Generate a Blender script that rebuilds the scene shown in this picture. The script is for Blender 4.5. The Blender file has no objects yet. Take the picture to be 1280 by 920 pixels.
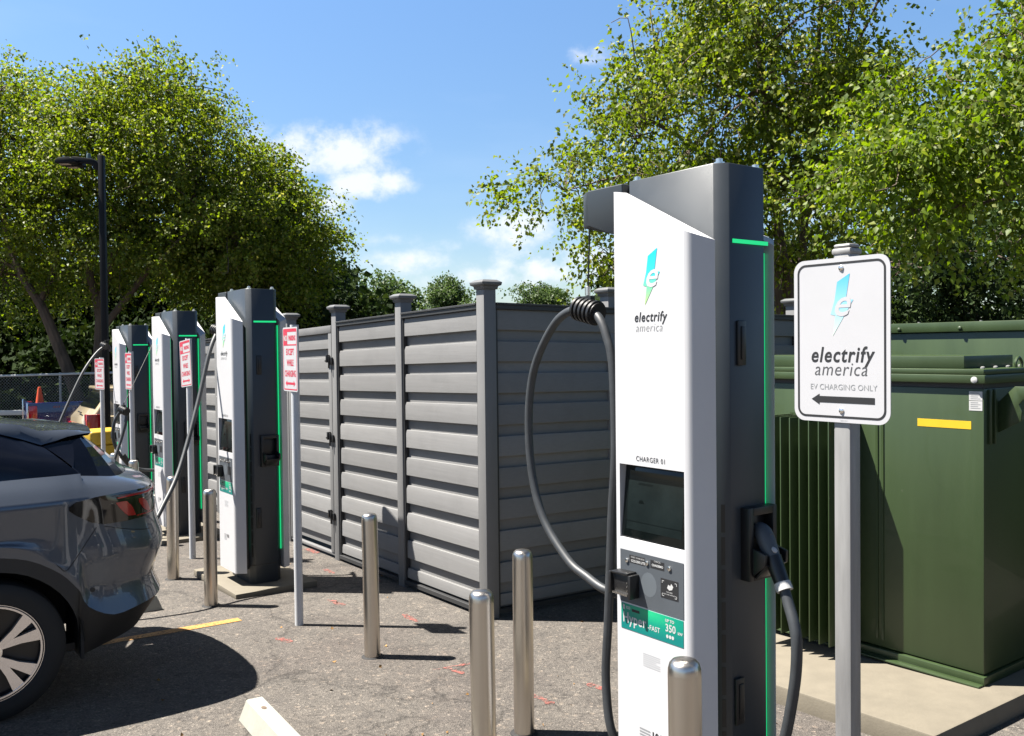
import bpy, bmesh, math, random
import numpy as np
from mathutils import Vector, Matrix
sc = bpy.context.scene
COL = sc.collection
R = math.radians
random.seed(7); rng = np.random.default_rng(11)

# ------------------------------------------------------------------ camera
CAM_H, SLOPE, FPX = 1.78, 0.0288, 1130.0
cd = bpy.data.cameras.new('camera'); cam = bpy.data.objects.new('camera', cd); COL.objects.link(cam)
sc.camera = cam
cd.sensor_width = 36; cd.lens = 36*FPX/1280; cd.clip_start = .05; cd.clip_end = 3000
p, rho = R(1.25), .0114
F = Vector((0, math.cos(p), -math.sin(p))); R0 = Vector((1, 0, 0)); U0 = Vector((0, math.sin(p), math.cos(p)))
cr = math.cos(rho)*R0 - math.sin(rho)*U0; cu = math.sin(rho)*R0 + math.cos(rho)*U0
M = Matrix((cr, cu, -F)).transposed().to_4x4(); M.translation = (0, 0, CAM_H); cam.matrix_world = M

# ------------------------------------------------------------------ sun, sky, exposure
SUN_EL = R(61); SUN_DIR = Vector((-math.cos(SUN_EL)*.994, math.cos(SUN_EL)*.11, math.sin(SUN_EL)))
sl = bpy.data.lights.new('sun', 'SUN'); sun = bpy.data.objects.new('sun', sl); COL.objects.link(sun)
sl.energy = 5.0; sl.angle = R(.53); sl.color = (1, .95, .87)
sun.rotation_euler = SUN_DIR.to_track_quat('Z', 'Y').to_euler()
sc.view_settings.view_transform = 'Standard'; sc.view_settings.look = 'None'
sc.view_settings.exposure = 1.95; sc.view_settings.gamma = 1; sc.view_settings.use_curve_mapping = False
w = bpy.data.worlds.new('World'); sc.world = w; w.use_nodes = True
nt = w.node_tree; nt.nodes.clear()
def N(t, **k):
    n = nt.nodes.new(t)
    for a, v in k.items(): setattr(n, a, v)
    return n
out = N('ShaderNodeOutputWorld'); bg = N('ShaderNodeBackground'); bg.inputs[1].default_value = .05
sky = N('ShaderNodeTexSky', sky_type='NISHITA', sun_disc=False); sky.sun_elevation = SUN_EL
sky.sun_rotation = math.atan2(SUN_DIR.x, SUN_DIR.y); sky.altitude = 100; sky.air_density = 1.0; sky.dust_density = .6; sky.ozone_density = 2.2
tc = N('ShaderNodeTexCoord')
# cumulus clouds at fixed directions of the sky dome, ragged by noise
noi = N('ShaderNodeTexNoise'); noi.inputs['Scale'].default_value = 26; noi.inputs['Detail'].default_value = 9; noi.inputs['Roughness'].default_value = .6
mp = N('ShaderNodeMapping'); mp.inputs['Scale'].default_value = (1, 1, 1.25)
nt.links.new(tc.outputs['Generated'], mp.inputs[0]); nt.links.new(mp.outputs[0], noi.inputs['Vector'])
def MATH(op, a, b=None, c=None, clamp=False):
    n = N('ShaderNodeMath', operation=op); n.use_clamp = clamp
    for i, v in enumerate((a, b, c)):
        if v is None: continue
        if isinstance(v, (int, float)): n.inputs[i].default_value = v
        else: nt.links.new(v, n.inputs[i])
    return n.outputs[0]
sep = N('ShaderNodeSeparateXYZ'); nt.links.new(tc.outputs['Generated'], sep.inputs[0])
vx = MATH('DIVIDE', sep.outputs[0], MATH('MAXIMUM', sep.outputs[1], .02)); vz = MATH('DIVIDE', sep.outputs[2], MATH('MAXIMUM', sep.outputs[1], .02))
CLOUDS = [  # azimuth slope, elevation slope, half width, half height, density
 (-.185, .221, .080, .036, 1.1), (-.160, .205, .05, .04, .8), (-.245, .228, .055, .028, .95), (-.160, .182, .06, .020, 1.15), (-.215, .156, .07, .020, .95), (-.115, .197, .03, .010, .6),
 (.010, .130, .07, .026, .9), (.035, .145, .03, .016, .6), (-.11, .095, .07, .02, .8), (-.07, .112, .06, .012, .55), (-.13, .120, .05, .012, .55), (.06, .09, .12, .03, .95),
 (-.02, .080, .12, .02, .8), (.085, .318, .030, .022, .72), (.13, .17, .10, .03, .6), (.50, .222, .03, .014, .6), (.35, .16, .2, .04, .7), (-.30, .10, .15, .03, .6), (.9, .3, .3, .1, .8), (-1.0, .35, .4, .12, .8)]
tot = None
for ax, el, hw, hh, dn in CLOUDS:
    a = MATH('MULTIPLY', MATH('SUBTRACT', vx, ax), 1/hw); b = MATH('MULTIPLY', MATH('SUBTRACT', vz, el), 1/hh)
    d = MATH('ADD', MATH('MULTIPLY', a, a), MATH('MULTIPLY', b, b))
    g = MATH('MULTIPLY', MATH('POWER', 2.718, MATH('MULTIPLY', d, -.9)), dn)
    g = MATH('MULTIPLY', g, .84)
    tot = g if tot is None else MATH('MAXIMUM', tot, g)
fac = MATH('MULTIPLY', tot, MATH('ADD', MATH('MULTIPLY', noi.outputs[0], 2.9), -.55))
mr = N('ShaderNodeMapRange', interpolation_type='SMOOTHSTEP'); mr.inputs[1].default_value = .26; mr.inputs[2].default_value = .95; mr.inputs[4].default_value = .85
nt.links.new(fac, mr.inputs[0])
# thin high cirrus veil
n2 = N('ShaderNodeTexNoise'); n2.inputs['Scale'].default_value = 2.5; n2.inputs['Detail'].default_value = 6
mp2 = N('ShaderNodeMapping'); mp2.inputs['Scale'].default_value = (1, .6, 3.5); mp2.inputs['Rotation'].default_value = (0, .35, 0)
nt.links.new(tc.outputs['Generated'], mp2.inputs[0]); nt.links.new(mp2.outputs[0], n2.inputs['Vector'])
mr2 = N('ShaderNodeMapRange'); mr2.inputs[1].default_value = .5; mr2.inputs[2].default_value = .8; mr2.inputs[4].default_value = .12
nt.links.new(n2.outputs[0], mr2.inputs[0])
hsv = N('ShaderNodeHueSaturation'); hsv.inputs['Saturation'].default_value = 1.15; hsv.inputs['Value'].default_value = 1.02
nt.links.new(sky.outputs[0], hsv.inputs['Color'])
zen = N('ShaderNodeMapRange'); zen.inputs[1].default_value = .38; zen.inputs[2].default_value = .68; zen.inputs[3].default_value = 1; zen.inputs[4].default_value = .3   # sky overhead dimmed to lessen the fill light on shaded faces
nt.links.new(sep.outputs[2], zen.inputs[0])
low = N('ShaderNodeMapRange'); low.inputs[1].default_value = .05; low.inputs[2].default_value = .36; low.inputs[3].default_value = .74; low.inputs[4].default_value = 1.05   # haze-free horizon
nt.links.new(sep.outputs[2], low.inputs[0])
deep = N('ShaderNodeVectorMath', operation='SCALE'); nt.links.new(hsv.outputs[0], deep.inputs[0]); nt.links.new(MATH('MULTIPLY', zen.outputs[0], low.outputs[0]), deep.inputs['Scale'])
def MIX(fac, a, b):
    m = N('ShaderNodeMix', data_type='RGBA')
    nt.links.new(fac, m.inputs[0]); 
    for i, v in ((6, a), (7, b)):
        if isinstance(v, tuple): m.inputs[i].default_value = (*v, 1)
        else: nt.links.new(v, m.inputs[i])
    return m.outputs[2]
c1 = MIX(mr2.outputs[0], deep.outputs[0], (6.0, 6.4, 7.0))
c2 = MIX(mr.outputs[0], c1, (5.6, 5.75, 6.1))
nt.links.new(c2, bg.inputs[0]); nt.links.new(bg.outputs[0], out.inputs[0])

# ------------------------------------------------------------------ site frame
# local X = along the charger row towards the viewer's right, local Y = away behind the chargers
XA = Vector((.5960, -.8030, 0)).normalized(); YA = Vector((-XA.y, XA.x, 0))
ROT = math.atan2(XA.y, XA.x)
def gz(x, y): return -SLOPE*y if y < 40 else -SLOPE*40
def site(x, y): return XA*x + YA*y

# ------------------------------------------------------------------ materials
def new_mat(name):
    m = bpy.data.materials.new(name); m.use_nodes = True
    return m, m.node_tree, m.node_tree.nodes['Principled BSDF']
def nd(t, typ, **k):
    n = t.nodes.new(typ)
    for a, v in k.items():
        if a.startswith('_'): n.inputs[a[1:].replace('_', ' ')].default_value = v
        else: setattr(n, a, v)
    return n
def ramp(t, src, stops):
    r = t.nodes.new('ShaderNodeValToRGB'); e = r.color_ramp.elements
    e[0].position, e[0].color = stops[0][0], (*stops[0][1], 1)
    e[1].position, e[1].color = stops[-1][0], (*stops[-1][1], 1)
    for ps, c in stops[1:-1]:
        x = e.new(ps); x.color = (*c, 1)
    t.links.new(src, r.inputs[0]); return r.outputs[0]
ALB = 0.62   # albedo scale that goes with the exposure above (keeps bounced light in the shade low)
def mul(c, f): return tuple(v*f for v in c)
def mat(name, col, rough=.5, metal=0, spec=.5, var=.06, scale=6, bump=0, bscale=60, coat=0, emit=0, stretch=None, coord='Object', dirt=0):
    m, t, b = new_mat(name)
    if metal < .6: col = mul(col, ALB)
    b.inputs['Roughness'].default_value = rough; b.inputs['Metallic'].default_value = metal
    b.inputs['Specular IOR Level'].default_value = spec
    b.inputs['Coat Weight'].default_value = coat; b.inputs['Coat Roughness'].default_value = .04
    co = t.nodes.new('ShaderNodeTexCoord'); mp = nd(t, 'ShaderNodeMapping'); t.links.new(co.outputs[coord], mp.inputs[0])
    if stretch: mp.inputs['Scale'].default_value = stretch
    n = nd(t, 'ShaderNodeTexNoise', _Scale=scale, _Detail=6, _Roughness=.6); t.links.new(mp.outputs[0], n.inputs['Vector'])
    c = ramp(t, n.outputs[0], [(.3, mul(col, 1-var)), (.7, mul(col, 1+var))])
    if dirt:
        n3 = nd(t, 'ShaderNodeTexNoise', _Scale=2.3, _Detail=9, _Roughness=.7); t.links.new(co.outputs[coord], n3.inputs['Vector'])
        mx = nd(t, 'ShaderNodeMix', data_type='RGBA'); f = ramp(t, n3.outputs[0], [(.5, (0, 0, 0)), (.75, (dirt,)*3)])
        t.links.new(f, mx.inputs[0]); t.links.new(c, mx.inputs[6]); mx.inputs[7].default_value = (*mul(col, .55), 1); c = mx.outputs[2]
    t.links.new(c, b.inputs['Base Color'])
    rr = t.nodes.new('ShaderNodeMapRange'); rr.inputs[3].default_value = max(rough-.06, 0.02); rr.inputs[4].default_value = min(rough+.08, 1)
    t.links.new(n.outputs[0], rr.inputs[0]); t.links.new(rr.outputs[0], b.inputs['Roughness'])
    if bump:
        n2 = nd(t, 'ShaderNodeTexNoise', _Scale=bscale, _Detail=4); t.links.new(mp.outputs[0], n2.inputs['Vector'])
        bp = nd(t, 'ShaderNodeBump', _Strength=bump, _Distance=.002); t.links.new(n2.outputs[0], bp.inputs['Height']); t.links.new(bp.outputs[0], b.inputs['Normal'])
    if emit:
        b.inputs['Emission Color'].default_value = (*col, 1); b.inputs['Emission Strength'].default_value = emit
    return m

m_white = mat('white powder coat', (.70, .70, .72), .35, var=.012, bump=.04, bscale=900, dirt=.05)
m_char = mat('charcoal powder coat', (.041, .051, .062), .42, var=.05, bump=.12, bscale=700)
m_black = mat('black plastic', (.012, .012, .013), .4, bump=.1, bscale=500)
m_rubber = mat('black cable rubber', (.045, .05, .056), .5, var=.15, scale=20)
m_led = mat('green light strip', (.01, .60, .20), .5, emit=.42, var=0)
m_led_dim = mat('green light bar', (.01, .55, .18), .5, emit=.5, var=0)
m_glass = mat('dark screen glass', (.006, .009, .009), .1, spec=.3, var=.3, scale=4)
m_screen = mat('faint screen image', (.009, .014, .014), .16, spec=.3, var=.25, scale=8)
m_ink = mat('black ink', (.02, .02, .022), .5)
m_inkgrey = mat('grey ink', (.33, .34, .35), .5)
m_inklight = mat('light grey ink', (.62, .63, .64), .5)
m_inkwhite = mat('white ink', (.60, .60, .60), .5)
m_inkred = mat('red sign ink', (.62, .03, .075), .45, var=.12)
m_panelgrey = mat('grey control panel', (.085, .097, .112), .5, bump=.1, bscale=800)
m_steel = mat('brushed stainless steel', (.53, .49, .44), .29, metal=1, var=.06, scale=30, stretch=(1, 1, .03), bump=.12, bscale=120)
m_button = mat('polished button steel', (.75, .72, .68), .25, metal=1)
m_galv = mat('galvanised steel', (.36, .355, .35), .5, metal=.25, var=.28, scale=14, stretch=(1, 1, .12), bump=.15, bscale=90)
m_signwhite = mat('white sign sheeting', (.60, .60, .625), .35, var=.02, dirt=.06)
m_polewhite = mat('white painted pole', (.70, .715, .745), .4, var=.04, bump=.1, bscale=120, dirt=.12)
m_fence = mat('grey composite board', (.252, .249, .247), .65, var=.07, scale=16, stretch=(.12, 1, 6), bump=.3, bscale=140, dirt=.28)
m_fpost = mat('grey composite post', (.215, .214, .215), .6, var=.07, scale=8, stretch=(1, 1, .3), bump=.2, bscale=120)
m_fcap = mat('grey post cap', (.15, .155, .16), .5, var=.06)
m_ftrim = mat('dark fence trim', (.035, .036, .038), .55, var=.1)
m_green = mat('dark green enamel', (.040, .069, .022), .42, var=.13, scale=4.5, stretch=(1, 1, .16), bump=.08, bscale=40, dirt=.22, coat=.12)
m_yellow = mat('yellow sticker', (.80, .53, .02), .45, var=.05)
m_yellowbox = mat('faded yellow plastic', (.62, .40, .02), .5, var=.12, dirt=.3)
m_cone = mat('orange traffic cone', (.80, .09, .015), .5, var=.1, dirt=.3)
m_pad = mat('tan concrete', (.205, .178, .133), .8, var=.13, scale=5, bump=.5, bscale=70, dirt=.35)
m_stop = mat('white painted concrete', (.40, .395, .345), .7, var=.07, scale=7, bump=.4, bscale=60, dirt=.35)
m_lamp = mat('black lamp post enamel', (.009, .010, .012), .5, spec=.15)
m_lens = mat('lamp lens', (.6, .5, .42), .3)
m_trunk = mat('tree bark', (.12, .085, .06), .85, var=.45, scale=9, stretch=(1, 1, .25), bump=1, bscale=25)
m_chain = mat('chain link wire', (.32, .35, .35), .5, metal=.4)
m_rail = mat('pale galvanised rail', (.62, .65, .66), .5, metal=.2)
m_tyre = mat('tyre rubber', (.014, .014, .015), .75, var=.2, bump=.3, bscale=90)
m_rim = mat('machined alloy', (.78, .74, .73), .22, metal=.85, var=.03)
m_rimblack = mat('black alloy', (.012, .012, .014), .35)
m_clad = mat('matt black cladding', (.018, .018, .019), .55, bump=.3, bscale=500)
m_carglass = mat('tinted car glass', (.006, .007, .012), .04, var=.2, coat=.5)
m_lampred = mat('red tail lamp', (.50, .012, .02), .12, coat=1, var=.1)
m_lampsmoke = mat('smoked tail lamp', (.008, .007, .008), .06, coat=1)
m_lampclear = mat('clear lamp', (.60, .56, .56), .15, coat=1)
m_blue = mat('dark blue truck paint', (.010, .016, .11), .22, coat=1, var=.04)
m_beige = mat('beige car paint', (.50, .41, .26), .3, coat=.8, var=.03)
m_redpaint = mat('red car paint', (.42, .012, .02), .2, coat=1)
m_chrome = mat('bright trim', (.7, .7, .7), .2, metal=1)
m_line = mat('yellow line paint', (.56, .28, .07), .7, var=.25, scale=30, bump=.5, bscale=120)
m_spray = mat('red marking paint', (.42, .12, .095), .8, var=.3, scale=25)
def patchy(m):
    t = m.node_tree; b = t.nodes['Principled BSDF']; co = t.nodes.new('ShaderNodeTexCoord'); n = nd(t, 'ShaderNodeTexNoise', _Scale=38, _Detail=6, _Roughness=.75); t.links.new(co.outputs['Object'], n.inputs['Vector'])
    a = ramp(t, n.outputs[0], [(.44, (0, 0, 0)), (.60, (.85, .85, .85))]); t.links.new(a, b.inputs['Alpha'])
patchy(m_spray)
def worn(m):
    t = m.node_tree; b = t.nodes['Principled BSDF']; co = t.nodes.new('ShaderNodeTexCoord'); n = nd(t, 'ShaderNodeTexNoise', _Scale=60, _Detail=5, _Roughness=.75); t.links.new(co.outputs['Object'], n.inputs['Vector'])
    a = ramp(t, n.outputs[0], [(.34, (.15, .15, .15)), (.47, (1, 1, 1))]); t.links.new(a, b.inputs['Alpha'])
worn(m_line)
def per_board(m):
    t = m.node_tree; b = t.nodes['Principled BSDF']; src = b.inputs['Base Color'].links[0].from_socket; g = t.nodes.new('ShaderNodeNewGeometry')
    mr_ = t.nodes.new('ShaderNodeMapRange'); mr_.inputs[3].default_value = .88; mr_.inputs[4].default_value = 1.1; t.links.new(g.outputs['Random Per Island'], mr_.inputs[0])
    h = nd(t, 'ShaderNodeHueSaturation'); t.links.new(mr_.outputs[0], h.inputs['Value']); t.links.new(src, h.inputs['Color']); t.links.new(h.outputs[0], b.inputs['Base Color'])
per_board(m_fence)
m_floor = mat('woodland soil', (.06, .055, .03), .95, var=.5, scale=2)
m_litter = mat('dry leaf litter', (.34, .18, .05), .8, var=.4, scale=30)

def car_paint():
    m, t, b = new_mat('slate grey car paint')
    b.inputs['Base Color'].default_value = (.050, .062, .082, 1); b.inputs['Metallic'].default_value = .35
    b.inputs['Roughness'].default_value = .3; b.inputs['Coat Weight'].default_value = 1; b.inputs['Coat Roughness'].default_value = .015
    co = t.nodes.new('ShaderNodeTexCoord'); n = nd(t, 'ShaderNodeTexNoise', _Scale=900.0); t.links.new(co.outputs['Object'], n.inputs['Vector'])
    c = ramp(t, n.outputs[0], [(.35, (0.04712, 0.05705, 0.07539)), (.65, (0.062, 0.07465, 0.09832))]); t.links.new(c, b.inputs['Base Color'])
    return m
m_car = car_paint()

def asphalt():
    m, t, b = new_mat('worn asphalt')
    co = t.nodes.new('ShaderNodeTexCoord'); P = co.outputs['Object']
    big = nd(t, 'ShaderNodeTexNoise', _Scale=.55, _Detail=7, _Roughness=.62); t.links.new(P, big.inputs['Vector'])
    mid = nd(t, 'ShaderNodeTexNoise', _Scale=9, _Detail=6, _Roughness=.7); t.links.new(P, mid.inputs['Vector'])
    fine = nd(t, 'ShaderNodeTexNoise', _Scale=70, _Detail=5, _Roughness=.75); t.links.new(P, fine.inputs['Vector'])
    vo = nd(t, 'ShaderNodeTexVoronoi', _Scale=115); t.links.new(P, vo.inputs['Vector'])
    vo2 = nd(t, 'ShaderNodeTexVoronoi', _Scale=48); t.links.new(P, vo2.inputs['Vector'])
    c = ramp(t, big.outputs[0], [(.3, (0.0745, 0.06386, 0.05704)), (.5, (0.08866, 0.07998, 0.07068)), (.72, (0.1066, 0.09672, 0.08556))])
    def ov(c, src, stops, f=1):
        mx = nd(t, 'ShaderNodeMix', data_type='RGBA', blend_type='MULTIPLY'); mx.inputs[0].default_value = f
        t.links.new(c, mx.inputs[6]); t.links.new(ramp(t, src, stops), mx.inputs[7]); return mx.outputs[2]
    c = ov(c, mid.outputs[0], [(.3, (.78, .78, .79)), (.7, (1.22, 1.2, 1.18))])
    c = ov(c, fine.outputs[0], [(.34, (.62, .62, .62)), (.5, (1, 1, 1)), (.68, (1.35, 1.32, 1.28))])
    sp = nd(t, 'ShaderNodeSeparateColor'); t.links.new(vo.outputs['Color'], sp.inputs[0])
    c = ov(c, sp.outputs[0], [(.0, (.74, .74, .75)), (.6, (.97, .97, .97)), (.93, (1.15, 1.15, 1.15)), (1, (1.9, 1.87, 1.83))])
    sp2 = nd(t, 'ShaderNodeSeparateColor'); t.links.new(vo2.outputs['Color'], sp2.inputs[0])
    c = ov(c, sp2.outputs[1], [(.0, (.6, .6, .6)), (.12, (1, 1, 1)), (.93, (1, 1, 1)), (1, (1.7, 1.6, 1.5))])
    # wandering cracks
    wn = nd(t, 'ShaderNodeTexNoise', _Scale=1.3, _Detail=5); t.links.new(P, wn.inputs['Vector'])
    ad = nd(t, 'ShaderNodeMix', data_type='RGBA', blend_type='LINEAR_LIGHT'); ad.inputs[0].default_value = .55
    t.links.new(P, ad.inputs[6]); t.links.new(wn.outputs['Color'], ad.inputs[7])
    cv = nd(t, 'ShaderNodeTexVoronoi', feature='DISTANCE_TO_EDGE', _Scale=.36); t.links.new(ad.outputs[2], cv.inputs['Vector'])
    c = ov(c, cv.outputs['Distance'], [(.0, (.55, .55, .55)), (.002, (.62, .62, .62)), (.005, (1, 1, 1))])
    # dark oily drips
    oi = nd(t, 'ShaderNodeTexNoise', _Scale=2.1, _Detail=3); t.links.new(P, oi.inputs['Vector'])
    c = ov(c, oi.outputs[0], [(.60, (1, 1, 1)), (.76, (.66, .66, .67))])
    t.links.new(c, b.inputs['Base Color']); b.inputs['Roughness'].default_value = .88; b.inputs['Specular IOR Level'].default_value = .35
    s = nd(t, 'ShaderNodeMath', operation='ADD'); t.links.new(vo.outputs['Distance'], s.inputs[0]); t.links.new(fine.outputs[0], s.inputs[1])
    bp = nd(t, 'ShaderNodeBump', _Strength=.9, _Distance=.006); t.links.new(s.outputs[0], bp.inputs['Height']); t.links.new(bp.outputs[0], b.inputs['Normal'])
    return m
m_asphalt = asphalt()

def leafmat(name, stops, trans=.45, rough=.52, spec=.3):
    m, t, b = new_mat(name)
    g = t.nodes.new('ShaderNodeNewGeometry')
    c = ramp(t, g.outputs['Random Per Island'], stops)
    t.links.new(c, b.inputs['Base Color']); b.inputs['Roughness'].default_value = rough; b.inputs['Specular IOR Level'].default_value = spec
    tr = t.nodes.new('ShaderNodeBsdfTranslucent'); mx = t.nodes.new('ShaderNodeMixShader'); mx.inputs[0].default_value = trans
    hs = nd(t, 'ShaderNodeHueSaturation', _Value=2.1, _Saturation=1.1); t.links.new(c, hs.inputs['Color']); t.links.new(hs.outputs[0], tr.inputs[0])
    o = t.nodes['Material Output']; t.links.new(b.outputs[0], mx.inputs[1]); t.links.new(tr.outputs[0], mx.inputs[2]); t.links.new(mx.outputs[0], o.inputs[0])
    return m
lf_birch = leafmat('birch leaves', [(0, (0.05663, 0.08813, 0.009672)), (.5, (0.0906, 0.124, 0.0129)), (.85, (0.1246, 0.1532, 0.01773)), (1, (0.1888, 0.1839, 0.04836))])
lf_near = leafmat('near birch leaves', [(0, (0.05506, 0.09218, 0.008866)), (.5, (0.08745, 0.1291, 0.01209)), (.85, (0.1166, 0.1586, 0.01773)), (1, (0.175, 0.1844, 0.04433))])  # leaves of the nearer tree, tone varies at random per leaf
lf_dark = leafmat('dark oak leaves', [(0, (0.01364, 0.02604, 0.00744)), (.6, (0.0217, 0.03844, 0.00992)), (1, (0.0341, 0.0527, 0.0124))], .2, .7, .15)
lf_far = leafmat('distant leaves', [(0, (0.0372, 0.0651, 0.0186)), (.6, (0.0558, 0.0899, 0.0248)), (1, (0.0806, 0.1116, 0.0341))], .3)
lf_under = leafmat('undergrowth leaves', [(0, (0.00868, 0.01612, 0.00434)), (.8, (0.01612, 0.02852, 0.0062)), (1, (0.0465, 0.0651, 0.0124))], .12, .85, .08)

# ------------------------------------------------------------------ object helpers
def link(o, parent=None):
    COL.objects.link(o)
    if parent is not None: o.parent = parent
    return o
def empty(name, loc, rz, label, cat, group=None):
    o = bpy.data.objects.new(name, None); link(o); o.empty_display_size = .2
    o.location = loc; o.rotation_euler = (0, 0, rz); o['label'] = label; o['category'] = cat
    if group: o['group'] = group
    return o
def tag(o, label=None, cat=None, group=None, kind=None):
    for k, v in (('label', label), ('category', cat), ('group', group), ('kind', kind)):
        if v: o[k] = v
    return o
class MB:
    def __init__(s): s.v = []; s.f = []; s.mi = []; s.cur = 0
    def poly(s, pts):
        i = len(s.v); s.v += [tuple(q) for q in pts]; s.f.append(tuple(range(i, i+len(pts)))); s.mi.append(s.cur)
    def raw(s, vs, fs):
        i = len(s.v); s.v += [tuple(q) for q in vs]; s.f += [tuple(a+i for a in f) for f in fs]; s.mi += [s.cur]*len(fs)
    def box(s, x0, x1, y0, y1, z0, z1):
        vs = [(x, y, z) for z in (z0, z1) for y in (y0, y1) for x in (x0, x1)]
        s.raw(vs, [(0, 2, 3, 1), (4, 5, 7, 6), (0, 1, 5, 4), (2, 6, 7, 3), (0, 4, 6, 2), (1, 3, 7, 5)])
    def prism(s, pts, z0, z1, axis='z'):
        """closed polygon (counter-clockwise) extruded; z0/z1 numbers or functions of the point"""
        a = [(q[0], q[1], z0(q) if callable(z0) else z0) for q in pts]; b = [(q[0], q[1], z1(q) if callable(z1) else z1) for q in pts]
        n = len(pts)
        if axis == 'y': conv = lambda q: (q[0], q[2], q[1])
        elif axis == 'x': conv = lambda q: (q[2], q[0], q[1])
        else: conv = lambda q: q
        fs = [tuple(range(n-1, -1, -1)), tuple(range(n, 2*n))] + [(i, (i+1) % n, n+(i+1) % n, n+i) for i in range(n)]
        s.raw([conv(q) for q in a+b], fs)
    def lathe(s, prof, cx=0, cy=0, n=28):
        vs = []; fs = []; m = len(prof)
        for r_, z in prof:
            for k in range(n): a = 2*math.pi*k/n; vs.append((cx+r_*math.cos(a), cy+r_*math.sin(a), z))
        for i in range(m-1):
            for k in range(n): fs.append((i*n+k, i*n+(k+1) % n, (i+1)*n+(k+1) % n, (i+1)*n+k))
        fs.append(tuple(range(n-1, -1, -1))); fs.append(tuple((m-1)*n+k for k in range(n)))
        s.raw(vs, fs)
    def tube(s, pts, r_, n=10, caps=True):
        pts = [Vector(q) for q in pts]; rs = r_ if isinstance(r_, (list, tuple)) else [r_]*len(pts)
        t = [(pts[min(i+1, len(pts)-1)]-pts[max(i-1, 0)]).normalized() for i in range(len(pts))]
        u = t[0].orthogonal().normalized(); vs = []; fs = []
        for i, q in enumerate(pts):
            u = (u - t[i]*u.dot(t[i])); u = u.normalized() if u.length > 1e-6 else t[i].orthogonal().normalized(); vv = t[i].cross(u)
            for k in range(n): a = 2*math.pi*k/n; vs.append(q + (u*math.cos(a)+vv*math.sin(a))*rs[i])
        for i in range(len(pts)-1):
            for k in range(n): fs.append((i*n+k, i*n+(k+1) % n, (i+1)*n+(k+1) % n, (i+1)*n+k))
        if caps: fs.append(tuple(range(n-1, -1, -1))); fs.append(tuple((len(pts)-1)*n+k for k in range(n)))
        s.raw(vs, fs)
    def build(s, name, mats, parent=None, smooth=False, bevel=0, seg=2, fix=True, angle=35):
        me = bpy.data.meshes.new(name); me.from_pydata(s.v, [], s.f)
        for m_ in (mats if isinstance(mats, (list, tuple)) else [mats]): me.materials.append(m_)
        me.polygons.foreach_set('material_index', s.mi)
        if fix or bevel:
            b = bmesh.new(); b.from_mesh(me)
            if fix: bmesh.ops.recalc_face_normals(b, faces=b.faces)
            if bevel:
                es = [e for e in b.edges if len(e.link_faces) == 2 and e.calc_face_angle(0) > R(25)]
                bmesh.ops.bevel(b, geom=es, offset=bevel, segments=seg, affect='EDGES', profile=.5, clamp_overlap=True)
            b.to_mesh(me); b.free()
        if smooth or bevel:
            me.polygons.foreach_set('use_smooth', [True]*len(me.polygons)); me.set_sharp_from_angle(angle=R(angle))
        o = bpy.data.objects.new(name, me); link(o, parent); return o
def crom(pts, n=8):
    """Catmull-Rom resample"""
    P = [Vector(q) for q in pts]; P = [P[0]*2-P[1]] + P + [P[-1]*2-P[-2]]; o = []
    for i in range(1, len(P)-2):
        a, b, c, d = P[i-1:i+3]
        for k in range(n):
            t = k/n; o.append(.5*((2*b)+(c-a)*t+(2*a-5*b+4*c-d)*t*t+(3*b-a-3*c+d)*t**3))
    o.append(P[-2]); return o
def text_mesh(body, size, bold=0, shear=0, align='CENTER', xs=1, res=3, track=1):
    cu_ = bpy.data.curves.new('txt', 'FONT'); cu_.body = body; cu_.size = size; cu_.offset = bold; cu_.shear = shear; cu_.align_x = align; cu_.space_character = track
    cu_.resolution_u = res
    o = bpy.data.objects.new('txt', cu_); COL.objects.link(o)
    me = bpy.data.meshes.new_from_object(o.evaluated_get(bpy.context.evaluated_depsgraph_get()))
    vs = [(v.co.x*xs, v.co.y) for v in me.vertices]; fs = [tuple(q.vertices) for q in me.polygons]
    bpy.data.objects.remove(o); bpy.data.curves.remove(cu_); bpy.data.meshes.remove(me)
    return vs, fs
TXT = {}
def put_text(mb, body, x, z, y, size, **k):
    """lettering standing in the local XZ plane, read from -Y; x,z = anchor of the baseline"""
    key = (body, size, tuple(sorted(k.items())))
    if key not in TXT: TXT[key] = text_mesh(body, size, **k)
    vs, fs = TXT[key]; mb.raw([(x+a, y, z+b) for a, b in vs], fs)
def rrect(x0, x1, z0, z1, r_, n=5):
    o = []
    for cx, cz, a0 in ((x1-r_, z0+r_, -90), (x1-r_, z1-r_, 0), (x0+r_, z1-r_, 90), (x0+r_, z0+r_, 180)):
        for k in range(n+1): a = R(a0+90*k/n); o.append((cx+r_*math.cos(a), cz+r_*math.sin(a)))
    return o
def ring(mb, outer, inner, y):
    n = len(outer); i = len(mb.v); mb.v += [(a, y, b) for a, b in outer+inner]
    mb.f += [(i+k, i+(k+1) % n, i+n+(k+1) % n, i+n+k) for k in range(n)]; mb.mi += [mb.cur]*n
def gradient_mat(name, stops, axis=2):
    m, t, b = new_mat(name); co = t.nodes.new('ShaderNodeTexCoord'); s = t.nodes.new('ShaderNodeSeparateXYZ'); t.links.new(co.outputs['Generated'], s.inputs[0])
    t.links.new(ramp(t, s.outputs[axis], stops), b.inputs['Base Color']); b.inputs['Roughness'].default_value = .4; return m
m_bolt = gradient_mat('printed bolt', [(0, (0.341, 0.4836, 0.155)), (.3, (0.1364, 0.4464, 0.2604)), (.55, (0.031, 0.4092, 0.4464)), (1, (0, 0.3844, 0.558))])
m_boltpale = gradient_mat('sun faded printed bolt', [(0, (0.4464, 0.5084, 0.4464)), (.35, (0.248, 0.4464, 0.527)), (1, (0.0496, 0.31, 0.5208))])
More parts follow.
